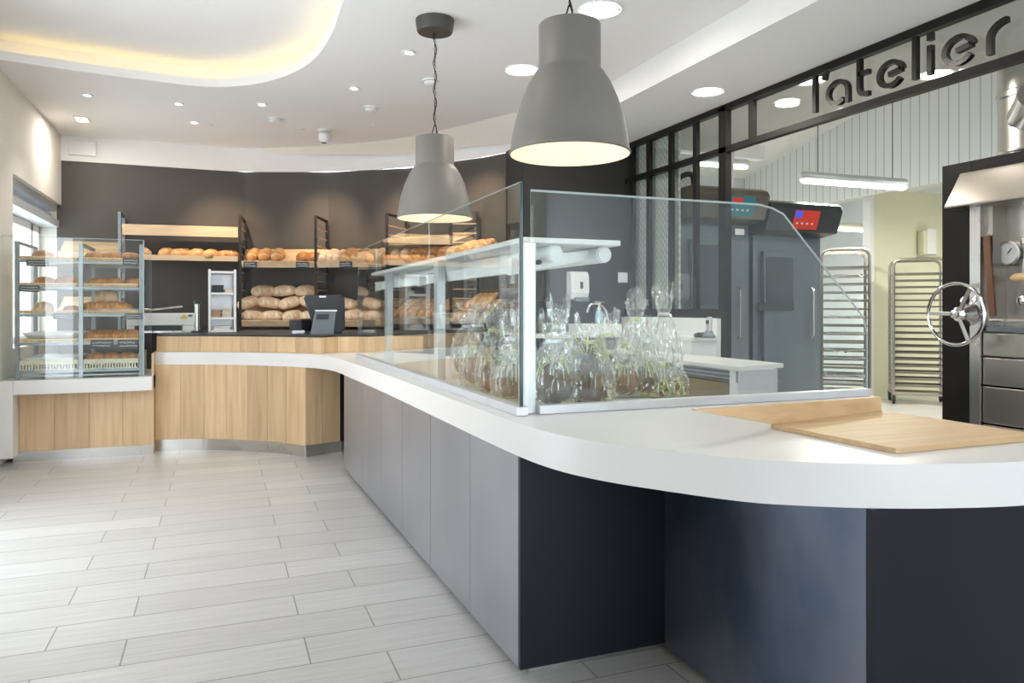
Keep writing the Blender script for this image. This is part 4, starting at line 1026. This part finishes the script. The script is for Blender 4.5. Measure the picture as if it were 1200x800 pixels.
for k, s in enumerate((.20, .48, .80)):
    w = which(k, 3)
    on_rack(1, 4, s, .15, brio[k % 2], 'pastry', 12*k, '%s of three golden pastries on the top right tray of the rack' % w, 'pastry', 'pastries on the top right tray')
    on_rack(1, 3, s+.05, .15, brio[(k+1) % 2], 'pastry', -12*k, '%s of three brown buns on the fourth-level right tray of the rack' % w, 'pastry', 'buns on the fourth-level right tray', .95)
    on_rack(1, 1, .20+k*.29, .15, crois[k % 2], 'croissant', 8*k, '%s of three glazed croissants on the second-level right tray' % w, 'pastry', 'croissants on the second-level right tray', 1.05)
    on_rack(1, 1, .22+k*.28, .38, crois[(k+1) % 2], 'croissant', -8*k, '%s of three glazed croissants in the back row, second-level right tray' % w, 'pastry', 'croissants in the back row', 1.05, .02)
    on_rack(1, 0, .22+k*.27, .12, brio[k % 2], 'roll', 12*k, '%s of three dark rolls in the lowest right basket' % w, 'pastry', 'rolls in the lowest right basket', .95, .05)
for k, s in enumerate((.22, .55)):
    on_rack(1, 2, s, .14, crois[k], 'croissant', 5, '%s of two large pastries on the third-level right tray' % ('left', 'right')[k], 'pastry', 'large pastries on the third-level right tray', 1.45)
    on_rack(0, 3, (.36, .72)[k], .25, (bun[0], brio[0])[k], 'pastry', 5, '%s of two small pastries on the fourth-level left tray' % ('left', 'right')[k], 'pastry', 'pastries on the fourth-level left tray', 1.15)
    on_rack(0, 2, (.35, .80)[k], .2, (toast, brio[1])[k], 'pastry', 15, '%s of two pale pastries on the third-level left tray' % ('left', 'right')[k], 'pastry', 'pale pastries on the third-level left tray', .8)
m_up = Matrix.Rotation(R(-70), 3, 'Y') @ RZ(0)
on_rack(1, 2, .36, .34, toast, 'tin_loaf', 0, 'pale golden loaf standing up behind the pastries in the rack', 'pastry', None, 1.0, .09)
bpy.data.objects[-1] if False else None
on_rack(0, 4, .36, .15, brio[0], 'bun', 0, 'single round bun on the top left tray of the rack', 'pastry', None, 1.0)
# baking paper sheets
def paper(c_, j, s0, s1, lab, rise=.05):
    a0, b0 = ((X0, XM), (XM, X1))[c_]; g = G(); n = 12; vs = []
    for i in range(n+1):
        row = []
        for k in range(n+1):
            x = a0+.03+(b0-a0-.06)*(s0+(s1-s0)*i/n); y = Y0-.01+(Y1-Y0-.05)*k/n
            e = max(abs(i/n-.5), abs(k/n-.5))*2
            row.append(g.b.verts.new((x, y, zr[j]-.008+rise*e**5+.006*noise.noise(Vector((x*14, y*14, j))))))
        vs.append(row)
    for i in range(n):
        for k in range(n): g.b.faces.new((vs[i][k], vs[i+1][k], vs[i+1][k+1], vs[i][k+1]))
    o = g.build('baking_paper', M['paper'], smooth=True); tag(o, lab, 'paper')
    sm = o.modifiers.new('thick', 'SOLIDIFY'); sm.thickness = .001
paper(0, 1, 0, 1, 'white baking paper with lifted corner on the second-level left tray', .07)
paper(0, 0, 0, 1, 'white paper lining the lowest left basket', .09)
paper(1, 0, 0, 1, 'white paper lining the lowest right basket', .05)
paper(0, 4, .0, 1, 'thin white paper on the top left tray', .02)
paper(1, 2, .0, 1, 'white paper under the large pastries on the third-level right tray', .03)
# chalk price signs hung from the rails
for i, (px0, px1, py0, py1, w_) in enumerate([(31, 57, 304, 312, 'on the top left rail'), (22, 46, 334, 342, 'at the left end of the fourth-level rail'), (62, 92, 367, 374, 'on the left bay rail at third level'), (144, 162, 302, 311, 'under the top right tray'), (146, 167, 367, 374, 'on the right bay rail at third level'), (106, 133, 398, 408, 'under the croissants, left one'), (138, 162, 398, 408, 'under the croissants, right one')]):
    a, b = ony(px0, py0, 7.385), ony(px1, py1, 7.385)
    slate('chalk_sign', ((a[0]+b[0])/2, 7.385, (a[2]+b[2])/2), (1, 0, 0), (0, 0, 1), b[0]-a[0], a[2]-b[2], 'chalk-written slate price sign hanging %s' % w_, 'slate price signs on the pastry rack', 40+i)
gb = thing('glass_box', (-1.13, 7.34, .705), 'clear glass screen box around the pastry rack', 'glass screen')
G().box(-1.695, -.634, 7.336, 7.342, .706, 1.905).build('front_pane', M['glass'], gb)
G().box(-.632, -.626, 7.336, 8.12, .706, 1.86).build('side_pane', M['glass'], gb)
g = G(); g.box(-1.695, -.634, 7.336, 7.342, 1.905, 1.910); g.box(-.634, -.6245, 7.333, 7.343, .706, 1.91); g.box(-.632, -.626, 8.115, 8.12, .706, 1.86)
g.build('glass_edge', M['edgel'], gb)

# ================================================================ WRAPPED CHOCOLATE EGGS IN THE CASE
def egg_bag(x, y, s, hgt, kind, lab, seed, z=.9005):
    rnd = random.Random(seed)
    nm = {'egg': 'chocolate_egg_bag', 'cone': 'chocolate_cone_bag', 'sweets': 'sweet_bag'}[kind]
    t = thing(nm, (x, y, z), lab, 'wrapped chocolate', 'cellophane-wrapped chocolates in the glass case')
    if kind == 'egg':
        g = G().lathe([(.001, .0), (.45*s, .02*s), (.80*s, .32*s), (.93*s, .72*s), (.93*s, .78*s), (.96*s, .79*s), (.96*s, .83*s), (.92*s, .84*s), (.84*s, 1.25*s), (.62*s, 1.68*s), (.32*s, 1.95*s), (.001, 2.05*s)], (x, y, z+.12*s), 28)
        g.build('chocolate_egg', M['choc'] if seed % 2 else M['chocm'], t, smooth=True, angle=60)
        top = z+2.1*s
    elif kind == 'cone':
        G().lathe([(.9*s, 0), (.92*s, .05*s), (.72*s, .95*s), (.40*s, 2.0*s), (.10*s, 2.95*s), (.001, 3.1*s)], (x, y, z+.12*s), 28).build('chocolate_cone', M['choc'], t, smooth=True, angle=60)
        top = z+2.9*s
    else:
        for k in range(22):
            a = rnd.uniform(0, 2*PI); r_ = rnd.uniform(0, .62*s); c = (x+r_*math.cos(a), y+r_*math.sin(a), z+rnd.uniform(.15, 1.3)*s)
            me_ = G().lathe([(.001, -.2*s), (.17*s, -.12*s), (.21*s, 0), (.15*s, .15*s), (.001, .22*s)], c, 9)
            me_.build('chocolate', M['chocm'] if k % 3 else M['raffia'], t, smooth=True)
        top = z+1.3*s
    for k in range(3):
        a = rnd.uniform(0, 6.28); G().lathe([(.001, -.16*s), (.14*s, -.08*s), (.16*s, .02*s), (.001, .16*s)], (x+.85*s*math.cos(a), y+.85*s*math.sin(a), z+.2*s), 10).build('sweet', M['candy'] if k else M['chocm'], t, smooth=True)
    # raffia nest and plume, one part
    g = G()
    for k in range(46):
        a = rnd.uniform(0, 2*PI); low = k % 2
        if low:
            z0 = z+rnd.uniform(.02, .35)*s; r0 = 1.0*s
            pts = [Vector((x+r0*math.cos(a+q*.35)*(1+rnd.uniform(-.08, .04)), y+r0*math.sin(a+q*.35)*(1+rnd.uniform(-.08, .04)), z0+rnd.uniform(-.01, .10)*s*q)) for q in range(3)]
        else:
            z0 = top-rnd.uniform(.1, .7)*s; r0 = .25*s
            pts = [Vector((x+(r0+q*.22*s)*math.cos(a), y+(r0+q*.22*s)*math.sin(a), z0+(.55*q-.20*q*q*rnd.uniform(.5, 1.4))*s)) for q in range(4)]
        for p_, q_ in zip(pts, pts[1:]): g.bar(p_, q_, .006, .0015)
    g.build('raffia', M['raffia'], t)
    # cellophane wrapping: crinkled, gathered at a neck and flaring above it
    n = 34; prof = [(1.05, 0), (1.20, .10), (1.24, .26), (1.10, .44), (.80, .58), (.52, .68), (.36, .745), (.44, .80), (.56, .87), (.62, .94), (.70, 1.0)]
    g = G(); rings = []
    for i, (r_, h_) in enumerate(prof):
        ring = []
        for k in range(n):
            a = 2*PI*k/n; cr = 1+(.13 if 1 < i < 6 else .06)*noise.noise(Vector((math.cos(a)*3.1+seed, math.sin(a)*3.1, h_*5)))+(.12 if k % 2 else -.08)*(1 if i >= 4 else .35)
            cr += .22*rnd.uniform(-1, 1)*(i > 3); zz_ = z+.003+h_*hgt*(1+(.10*math.sin(a*2+seed)+rnd.uniform(-.05, .05))*(i == len(prof)-1))
            ring.append(g.b.verts.new((x+r_*s*cr*math.cos(a), y+r_*s*cr*math.sin(a), zz_)))
        rings.append(ring)
    for i in range(len(rings)-1):
        for k in range(n): g.b.faces.new((rings[i][k], rings[i][(k+1) % n], rings[i+1][(k+1) % n], rings[i+1][k]))
    g.build('cellophane', M['cello'], t)
    G().lathe([(.38*s, -.008), (.40*s, -.004), (.40*s, .004), (.38*s, .008)], (x, y, z+.745*hgt), 20).build('ribbon', M['alu'] if seed % 2 else M['raffia'], t)
    return t
def at_px(px, y): return ony(px, 470, y)[0]
specs = [
 (649, 2.80, .085, .36, 'egg', 'tall wrapped egg beside the aluminium corner post'),
 (691, 2.82, .088, .35, 'cone', 'dark chocolate cone wrapped in cellophane with green raffia at its tip'),
 (672, 3.02, .075, .30, 'egg', 'wrapped egg with trailing green raffia between corner egg and chocolate cone'),
 (733, 2.98, .066, .32, 'egg', 'small banded dark egg in cellophane right of the chocolate cone'),
 (757, 2.98, .066, .34, 'egg', 'second banded dark egg in cellophane, just right of the first'),
 (745, 3.45, .085, .46, 'egg', 'tall clear bag rising behind the two banded eggs'),
 (778, 3.45, .080, .50, 'sweets', 'tallest clear bag with twisted flared top and sweets in its neck'),
 (775, 2.92, .048, .20, 'sweets', 'small bag of chocolates to the right of the banded eggs'),
 (793, 2.92, .045, .19, 'sweets', 'small bag of chocolates at the right end of the row'),
 (712, 3.40, .08, .36, 'egg', 'wrapped egg half hidden behind the chocolate cone'),
 (600, 3.05, .075, .36, 'egg', 'wrapped egg just behind the dark glass edge of the left screen'),
 (580, 3.30, .075, .40, 'egg', 'tall wrapped egg near the right end of the left glass screen'),
 (560, 3.70, .08, .42, 'egg', 'wrapped egg between the canopy posts with bright raffia'),
 (610, 3.75, .08, .40, 'cone', 'wrapped chocolate cone seen through the left screen by the white post'),
 (548, 4.20, .085, .40, 'egg', 'farthest wrapped egg beside the second canopy post'),
 (655, 3.30, .075, .42, 'egg', 'wrapped egg in the back row behind the corner egg'),
]
for i, (px, y, s, h, kd, lb) in enumerate(specs): egg_bag(at_px(px, y), y, s, h, kd, lb, i+1)
# jar of small treats on the back worktop of the case
q = ony(748, 395, 4.9)
# ================================================================ THE BAKERY BEHIND THE PARTITION
def fluo(a, b, lab, energy, hang, power=True, name='fluorescent_light'):
    a, b = Vector(a), Vector(b); mid = (a+b)/2
    t = thing(name, tuple(mid), lab, 'ceiling light', 'hanging fluorescent lights')
    d = (b-a).normalized()
    G().tube([a+Vector((0, 0, .045)), a+d*.03+Vector((0, 0, .05)), b-d*.03+Vector((0, 0, .05)), b+Vector((0, 0, .045))], [.03, .05, .05, .03], 14).build('housing', M['alu'], t, smooth=True)
    G().tube([a+d*.02, a+d*.06, b-d*.06, b-d*.02], [.025, .04, .04, .025], 14).xf(Matrix.Translation((0, 0, .004))).build('diffuser', M['tubeglow'], t, smooth=True)
    for s, zt_ in hang:
        p = a+(b-a)*s; G().tube([p+Vector((0, 0, .09)), Vector((p.x, p.y, zt_))], .005, 6).build('hanging_cable', M['black'], t)
    ang = math.atan2(d.y, d.x)
    light('AREA', 'lamp_light', tuple(mid+Vector((0, 0, -.07))), energy, (1, .97, .82), (b-a).length*.9, (0, 0, ang), t, 'RECTANGLE', size_y=.08)
    return t
fluo((5.86, 6.43, 2.70), (7.38, 6.39, 2.70), 'long bright fluorescent light hanging on two cables in front of the white cladding', 95, [(.16, kz(6.4)), (.86, kz(6.4))])
fluo((8.62, 9.0, 2.55), (9.9, 9.0, 2.55), 'second fluorescent light further back in the rear area, partly behind the jamb', 70, [(.12, 3.3)])
fluo((6.6, 2.2, 3.6), (8.0, 2.2, 3.6), 'fluorescent light of the bakery above the deck oven', 40, [(.15, kz(2.2)), (.85, kz(2.2))])
fluo((5.0, 8.2, 3.2), (6.6, 8.2, 3.2), 'fluorescent light hidden above the tall ovens', 40, [(.15, kz(8.2)), (.85, kz(8.2))])
fluo((9.3, 5.4, 2.9), (10.5, 5.4, 2.9), 'fluorescent light lighting the cream panelled corner', 85, [(.15, 3.3), (.85, 3.3)])
q0, q1 = ony(857.5, 243, 7.2), ony(857.5, 185, 7.2)
t = thing('conduit_pipe', (q0[0], 7.2, q0[2]), 'white vertical conduit pipe rising behind the ovens', 'pipe')
G().tube([(q0[0], 7.2, 2.2), (q0[0], 7.2, kz(7.2))], .022, 10).build('pipe', M['enamel'], t, smooth=True)

# two tall ovens with sloping control canopies
def oven(x0, x1, yf_, ztop, dpx, scr, lab):
    t = thing('rack_oven', ((x0+x1)/2, yf_+.5, 0), lab, 'oven', 'tall bakery rack ovens')
    G().box(x0, x1, yf_, yf_+1.1, .04, ztop-.33).build('oven_body', M['inoxblue'], t, bevel=.004)
    G().box(x0+.01, x1-.01, yf_+.05, yf_+1.05, 0, .04).build('plinth', M['darkp'], t)
    G().box(x0+.10, x1-.10, yf_-.05, yf_, .10, ztop-.50).build('door', M['inoxblue'], t, bevel=.006)
    G().box(x0+.13, x0+.47, yf_-.055, yf_-.049, 1.34, ztop-.56).build('door_window', noisy('oven_door_glass', (.05, .06, .075), (.09, .10, .12), 2, rough=.08), t)
    G().tube([(x1-.18, yf_-.05, 1.0), (x1-.18, yf_-.09, 1.02), (x1-.18, yf_-.09, 1.5), (x1-.18, yf_-.05, 1.52)], .014, 10).build('door_handle', M['inox'], t, smooth=True)
    # canopy with rounded front
    pr = [(yf_+.6, ztop-.02), (yf_-.20, ztop), (yf_-.27, ztop-.03), (yf_-.30, ztop-.08), (yf_-.22, ztop-.31), (yf_+.0, ztop-.34), (yf_+.6, ztop-.34)]
    G().prism_ax(pr, 'x', x0-.02, x1+.02).build('canopy', M[scr[3]], t, bevel=.01)
    # control display on the sloping front
    p0 = Vector((0, yf_-.298, ztop-.085)); p1 = Vector((0, yf_-.225, ztop-.295)); dd = p1-p0; n = Vector((0, -.95, -.30)).normalized()*.006
    def pan(name, xa, xb, ta, tb, m, k=1.0):
        A = p0+dd*ta+n*k; B_ = p0+dd*tb+n*k
        G().hexa([(xa, A.y, A.z), (xb, A.y, A.z), (xb, B_.y, B_.z), (xa, B_.y, B_.z), (xa, A.y+.01, A.z), (xb, A.y+.01, A.z), (xb, B_.y+.01, B_.z), (xa, B_.y+.01, B_.z)]).build(name, m, t)
    pan('control_panel', scr[0], scr[1], .05, .92, M[scr[2]])
    w = scr[1]-scr[0]
    if scr[2] == 'cyan': pan('display', scr[0]+w*.12, scr[0]+w*.5, .12, .36, M['red'], 1.6)
    else: pan('display', scr[0]+w*.02, scr[0]+w*.30, .08, .42, M['bluelcd'], 1.6)
    for k in range(4): pan('button', scr[0]+w*(.12+.2*k), scr[0]+w*(.2+.2*k), .62, .70, M['alu'], 1.6)
    return t
oven(4.25, 5.08, 6.3, 2.50, 0, (4.62, 4.93, 'cyan', 'ovencap'), 'tall steel rack oven with blue control panel, behind the partition posts')
oven(5.13, 6.02, 6.3, 2.40, 0, (5.42, 5.74, 'red', 'darkp'), 'tall steel rack oven with red control panel, right of the blue-panelled one')
G().box(4.86, 4.97, 6.238, 6.246, ony(845, 274, 6.24)[2], ony(845, 267, 6.24)[2]).build('maker_plate', M['whitep'], [o for o in bpy.data.objects if o.name == 'rack_oven'][0])
G().box(5.15, 5.60, 6.236, 6.243, ony(900, 364, 6.24)[2], ony(900, 355, 6.24)[2]).build('label_strip', M['darkp'], [o for o in bpy.data.objects if o.name == 'rack_oven.001'][0])
# thick black hose arcing over the first oven
pts = [ony(px, py, 6.9) for px, py in ((793, 221), (793, 213), (798, 207), (806, 204), (811, 206), (813, 214))]
t = thing('hose', pts[0], 'thick black hose arching above the oven with the blue panel', 'hose')
G().tube(catmull([(pts[0][0], 6.9, 2.3)]+pts+[(pts[-1][0], 6.9, 2.4)], 4), .03, 10).build('pipe', M['rubber'], t, smooth=True)
# document holder and notices on the steel doors
a, b = ony(832, 300, 6.2), ony(847, 304, 6.2)
# trolleys with baking trays
def trolley(x, y, w, d, h, n, lab, trays, linens=0, base=.14, rot=-42):
    MR = Matrix.Translation((x, y, 0)) @ Matrix.Rotation(R(rot), 4, 'Z') @ Matrix.Translation((-x, -y, 0))
    t = thing('tray_trolley', (x, y, 0), lab, 'trolley', 'tall wheeled tray trolleys')
    for sy in (-1, 1):
        yy = y+sy*d/2
        pts = [(x-w/2, yy, base), (x-w/2, yy, h-.08), (x-w/2+.025, yy, h-.025), (x-w/2+.08, yy, h), (x+w/2-.08, yy, h), (x+w/2-.025, yy, h-.025), (x+w/2, yy, h-.08), (x+w/2, yy, base)]
        G().tube(pts, .02, 10).build('frame', M['inoxh'], t, smooth=True)
        G().tube([(x-w/2, yy, base), (x+w/2, yy, base)], .018, 8).build('bottom_rail', M['inoxh'], t, smooth=True)
    for sx in (-1, 1):
        G().tube([(x+sx*w/2, y-d/2, base), (x+sx*w/2, y+d/2, base)], .018, 8).build('side_rail', M['inoxh'], t, smooth=True)
        for sy in (-1, 1):
            c = (x+sx*w/2, y+sy*d/2)
            wh = G().lathe([(.055, -.018), (.062, -.012), (.062, .012), (.055, .018)], (c[0], c[1], .062), 20, Matrix.Rotation(PI/2, 4, 'Y')).build('wheel', M['rubber'], t, smooth=True)
            G().box(c[0]-.028, c[0]+.028, c[1]-.015, c[1]+.015, .075, base).build('castor_fork', M['inoxh'], wh)
    step = (h-.12-base-.1)/n
    for k in range(n):
        z = base+.1+k*step
        for sx in (-1, 1):
            G().box(x+sx*(w/2-.0)-.014, x+sx*(w/2)+.014, y-d/2, y+d/2, z-.006, z).build('runner', M['inoxh'], t)
    for j, k in enumerate(trays):
        z = base+.1+k*step+.001
        g = G(); x0, x1, y0, y1 = x-w/2+.022, x+w/2-.022, y-d/2-.02, y+d/2-.03
        g.box(x0, x1, y0, y1, z, z+.004); g.box(x0, x1, y0, y0+.004, z, z+.022); g.box(x0, x1, y1-.004, y1, z, z+.022)
        g.box(x0, x0+.004, y0, y1, z, z+.022); g.box(x1-.004, x1, y0, y1, z, z+.022)
        g.xf(MR)
        tag(g.build('baking_tray', M['inoxh']), 'metal baking tray, %s from the top of %s' % (ORD[len(trays)-1-j], lab.split(' ', 1)[1].replace('tray trolley', 'the trolley')[:44].rsplit(' ', 1)[0] if False else ('the trolley by the cream wall' if linens == 0 else 'the trolley behind the cut glass')), 'baking tray', 'trays of '+('the cream wall trolley' if linens == 0 else 'the trolley behind the glass'))
        if j in (linens or []) if linens else False:
            g = G(); nn = 10; vs = []
            for i in range(nn+1):
                row = []
                for q in range(5):
                    yy = y0-.012+(y1-y0)*q/4*.8; xx = x0+.02+(x1-x0-.04)*i/nn
                    row.append(g.b.verts.new((xx, yy, z+.026+.012*noise.noise(Vector((xx*20, yy*9, k)))-(.035 if q == 0 else 0)*abs(noise.noise(Vector((xx*12, k, 3)))*2))))
                vs.append(row)
            for i in range(nn):
                for q in range(4): g.b.faces.new((vs[i][q], vs[i+1][q], vs[i+1][q+1], vs[i][q+1]))
            g.xf(MR)
            tag(g.build('baking_paper', M['paper'], smooth=True), 'white baking paper hanging over the %s tray of the trolley behind the cut glass' % ORD[len(trays)-1-j], 'paper', 'papers on the trays behind the glass')
    t.rotation_euler = (0, 0, R(rot))
    return t
trolley(9.0, 7.62, .64, .46, 1.98, 18, 'tall wheeled tray trolley standing before the cream wall', list(range(0, 18)))
trolley(6.80, 6.75, .50, .56, 1.98, 17, 'tall wheeled tray trolley seen through the cut corner of the glass', list(range(17)), linens=[1, 3, 5, 6, 8, 10, 12, 15])
# towel holder on the cream wall
a, b = ony(1077, 268, 8.16), ony(1093, 300, 8.16)
t = thing('paper_dispenser', (a[0], 8.17, b[2]), 'cream paper holder fixed to the cream wall above the trolley', 'dispenser')
G().box(a[0], b[0], 8.08, 8.19, b[2], a[2]-.03).build('housing', M['cream'], t, bevel=.012)
G().box(a[0]+.06, b[0]-.03, 8.07, 8.15, b[2]+.02, a[2]).build('paper_roll', M['enamel'], t, bevel=.01)
G().tube([(a[0]-.03, 8.07, b[2]+.01), (b[0]-.05, 8.07, b[2]+.01)], .008, 6).build('rail', M['inoxh'], t)

# ---------------------------------------------------------------- deck oven at the right
XO = 4.9
OY = lambda px: onx(px, 300, XO)[1]
def OZ(px, py): return onx(px, py, XO)[2]
y4, y38, y51, y62, yE = OY(1104), OY(1138), OY(1151), OY(1161), 2.35
ztp = OZ(1104, 195); 
ov = thing('deck_oven', (5.4, 3.2, 0), 'stainless steel deck oven with sloping hood set in a black surround', 'oven')
G().box(XO+.03, XO+.06, y4-.001, y4, 0, .01)
g = G(); g.box(XO, XO+1.2, y38, y4, 0, ztp); g.box(XO, XO+1.2, yE, y38, OZ(1180, 222), ztp)
g.box(XO+1.1, XO+1.2, yE, y38, 0, ztp)
g.build('black_surround', M['black'], ov, bevel=.003)
G().box(XO-.02, XO+.5, y51, y38-.002, 0, OZ(1140, 240)).build('steel_frame', M['inox'], ov, bevel=.003)
G().box(XO+.15, XO+.25, yE, y51, .9, OZ(1160, 236)).build('back_plate', M['inox'], ov)
G().box(XO+.02, XO+.15, y62, y51, OZ(1160, 373), OZ(1160, 236)).build('side_reveal', M['inoxh'], ov)
# lower drawers
zs = [OZ(1160, p) for p in (560, 497, 452, 418, 389)]
for a, b in zip(zs, zs[1:]): G().box(XO, XO+.5, yE, y51-.004, max(a, 0)+.006, b-.006).build('drawer', M['inoxh'], ov, bevel=.006)
z0, z1 = OZ(1160, 388), OZ(1160, 373)
G().box(XO-.02, XO+.2, yE, y62+.02, z0, z0+.03).build('shelf_ledge', M['greyp'], ov, bevel=.004)
G().tube([(XO-.05, yE, z1-.01), (XO-.05, y62-.03, z1-.01)], .012, 10).build('handle_rail', M['chrome'], ov, smooth=True)
# hood
hb, ht = onx(1130, 241, XO-.16), onx(1141, 200, XO-.02)
G().prism_ax([(XO-.16, hb[2]), (XO-.16, hb[2]+.015), (XO-.005, ht[2]), (XO+.25, ht[2]), (XO+.25, hb[2])], 'y', yE, y38+.08).build('hood', M['inoxh'], ov, bevel=.003)
c = onx(1198, 236, XO-.02); G().lathe([(.04, 0), (.045, .02)], (XO+.03, c[1]-.02, hb[2]-.02), 20).build('lamp', M['whitep'], ov)
# gauge
c = onx(1180, 297, XO+.10); my = Matrix.Rotation(-PI/2, 4, 'Y')
gz = G().lathe([(.085, 0), (.088, .05), (.075, .055), (.068, .045)], (XO+.15, c[1], c[2]), 36, my, closed=True).build('gauge', M['inox'], ov, smooth=True)
G().lathe([(.07, .04), (.07, .044)], (XO+.15, c[1], c[2]), 36, my).build('dial', M['whitep'], gz)
G().bar((XO+.104, c[1], c[2]), (XO+.104, c[1]-.03, c[2]+.035), .005).build('needle', M['black'], gz)
# hinge arm with wooden knob at the right edge
a = onx(1197, 283, XO+.08); b = onx(1193, 352, XO+.08)
G().bar((XO+.13, a[1]-.01, a[2]), (XO+.13, b[1]-.01, b[2]), .055, .012, up=(1, 0, 0)).build('bracket', M['inox'], ov, bevel=.003)
for q in (a, b):
    G().lathe([(.032, 0), (.032, .03), (.02, .035)], (XO+.12, q[1]-.01, q[2]), 20, my).build('bolt', M['chrome'], ov, smooth=True)
k = onx(1199, 326, XO+.03)
G().tube([(XO+.0, k[1]+.06, k[2]), (XO+.0, k[1]+.03, k[2]+.005), (XO+.0, k[1]-.03, k[2]+.005), (XO, k[1]-.14, k[2])], [.012, .028, .03, .018], 14).build('wooden_knob', M['oakh'], ov, smooth=True)
G().box(XO+.10, XO+.15, k[1]-.35, k[1]-.02, k[2]-.20, k[2]+.22).build('oven_mouth', M['black'], ov)
# wooden peel handle leaning in the reveal
a, b = onx(1156, 276, XO-.0), onx(1167, 370, XO-.0)
t = thing('wooden_peel', (XO+.02, b[1], b[2]), 'brown wooden peel handle leaning at the left side of the steel oven', 'baking peel')
G().bar((XO+.0, a[1], a[2]), (XO-.03, b[1], b[2]), .05, .016, up=(1, 0, 0)).build('handle', M['brownw'], t, bevel=.004)
# hand wheel
XW = XO-.16; c = onx(1119.5, 368, XW)
hw = thing('hand_wheel', (XO, c[1], c[2]-.2), 'large chrome hand wheel with three spokes on the black oven surround', 'wheel')
R0 = .213
def ring_pt(a, r_=R0, x=XW): return (x, c[1]+r_*math.cos(a), c[2]+r_*math.sin(a))
G().tube([ring_pt(2*PI*k/48) for k in range(48)], .012, 10, closed=True).build('rim', M['chrome'], hw, smooth=True)
for a in (R(178), R(58), R(-62)):
    a2 = PI-a
    G().bar(ring_pt(a2, .03, XW+.02), ring_pt(a2, R0-.005), .028, .010, up=(1, 0, 0)).build('spoke', M['inox'], hw, bevel=.003)
G().lathe([(.0, 0), (.05, 0), (.05, .015), (.03, .04), (.03, .06), (.0, .062)][1:], (XW+.045, c[1], c[2]), 28, my).build('hub', M['chrome'], hw, smooth=True)
G().lathe([(.085, 0), (.08, .03), (.045, .07), (.03, .12)], (XO, c[1], c[2]), 28, my).build('flange', M['chrome'], hw, smooth=True)
for a in (R(60), R(110)):
    G().lathe([(.022, 0), (.022, .02), (.014, .026)], (XO-.0, c[1]+.11*math.cos(a), c[2]+.11*math.sin(a)), 16, my).build('bolt', M['chrome'], hw, smooth=True)
# flue above the oven
q = onx(1172, 150, 5.5); 
fl = thing('flue_pipe', (5.75, q[1]-.35, ztp), 'shiny insulated steel flue pipe rising above the deck oven', 'flue')
cxy = (5.75, onx(1167, 150, 5.75)[1]-.25)
zf0 = onx(1172, 182, 5.6)[2]
G().lathe([(.18, ztp-.02), (.18, zf0), (.20, zf0+.01), (.20, zf0+.03), (.195, zf0+.04), (.195, zf0+.42), (.205, zf0+.43), (.205, zf0+.47), (.195, zf0+.48), (.195, 4.9)], (cxy[0], cxy[1], 0), 32).build('pipe', M['inox'], fl, smooth=True)
G().tube([(cxy[0]-.1, cxy[1]-.02, zf0+.25), (cxy[0]-.45, cxy[1]-.35, zf0+.32)], .10, 18).build('branch_pipe', M['inox'], fl, smooth=True)
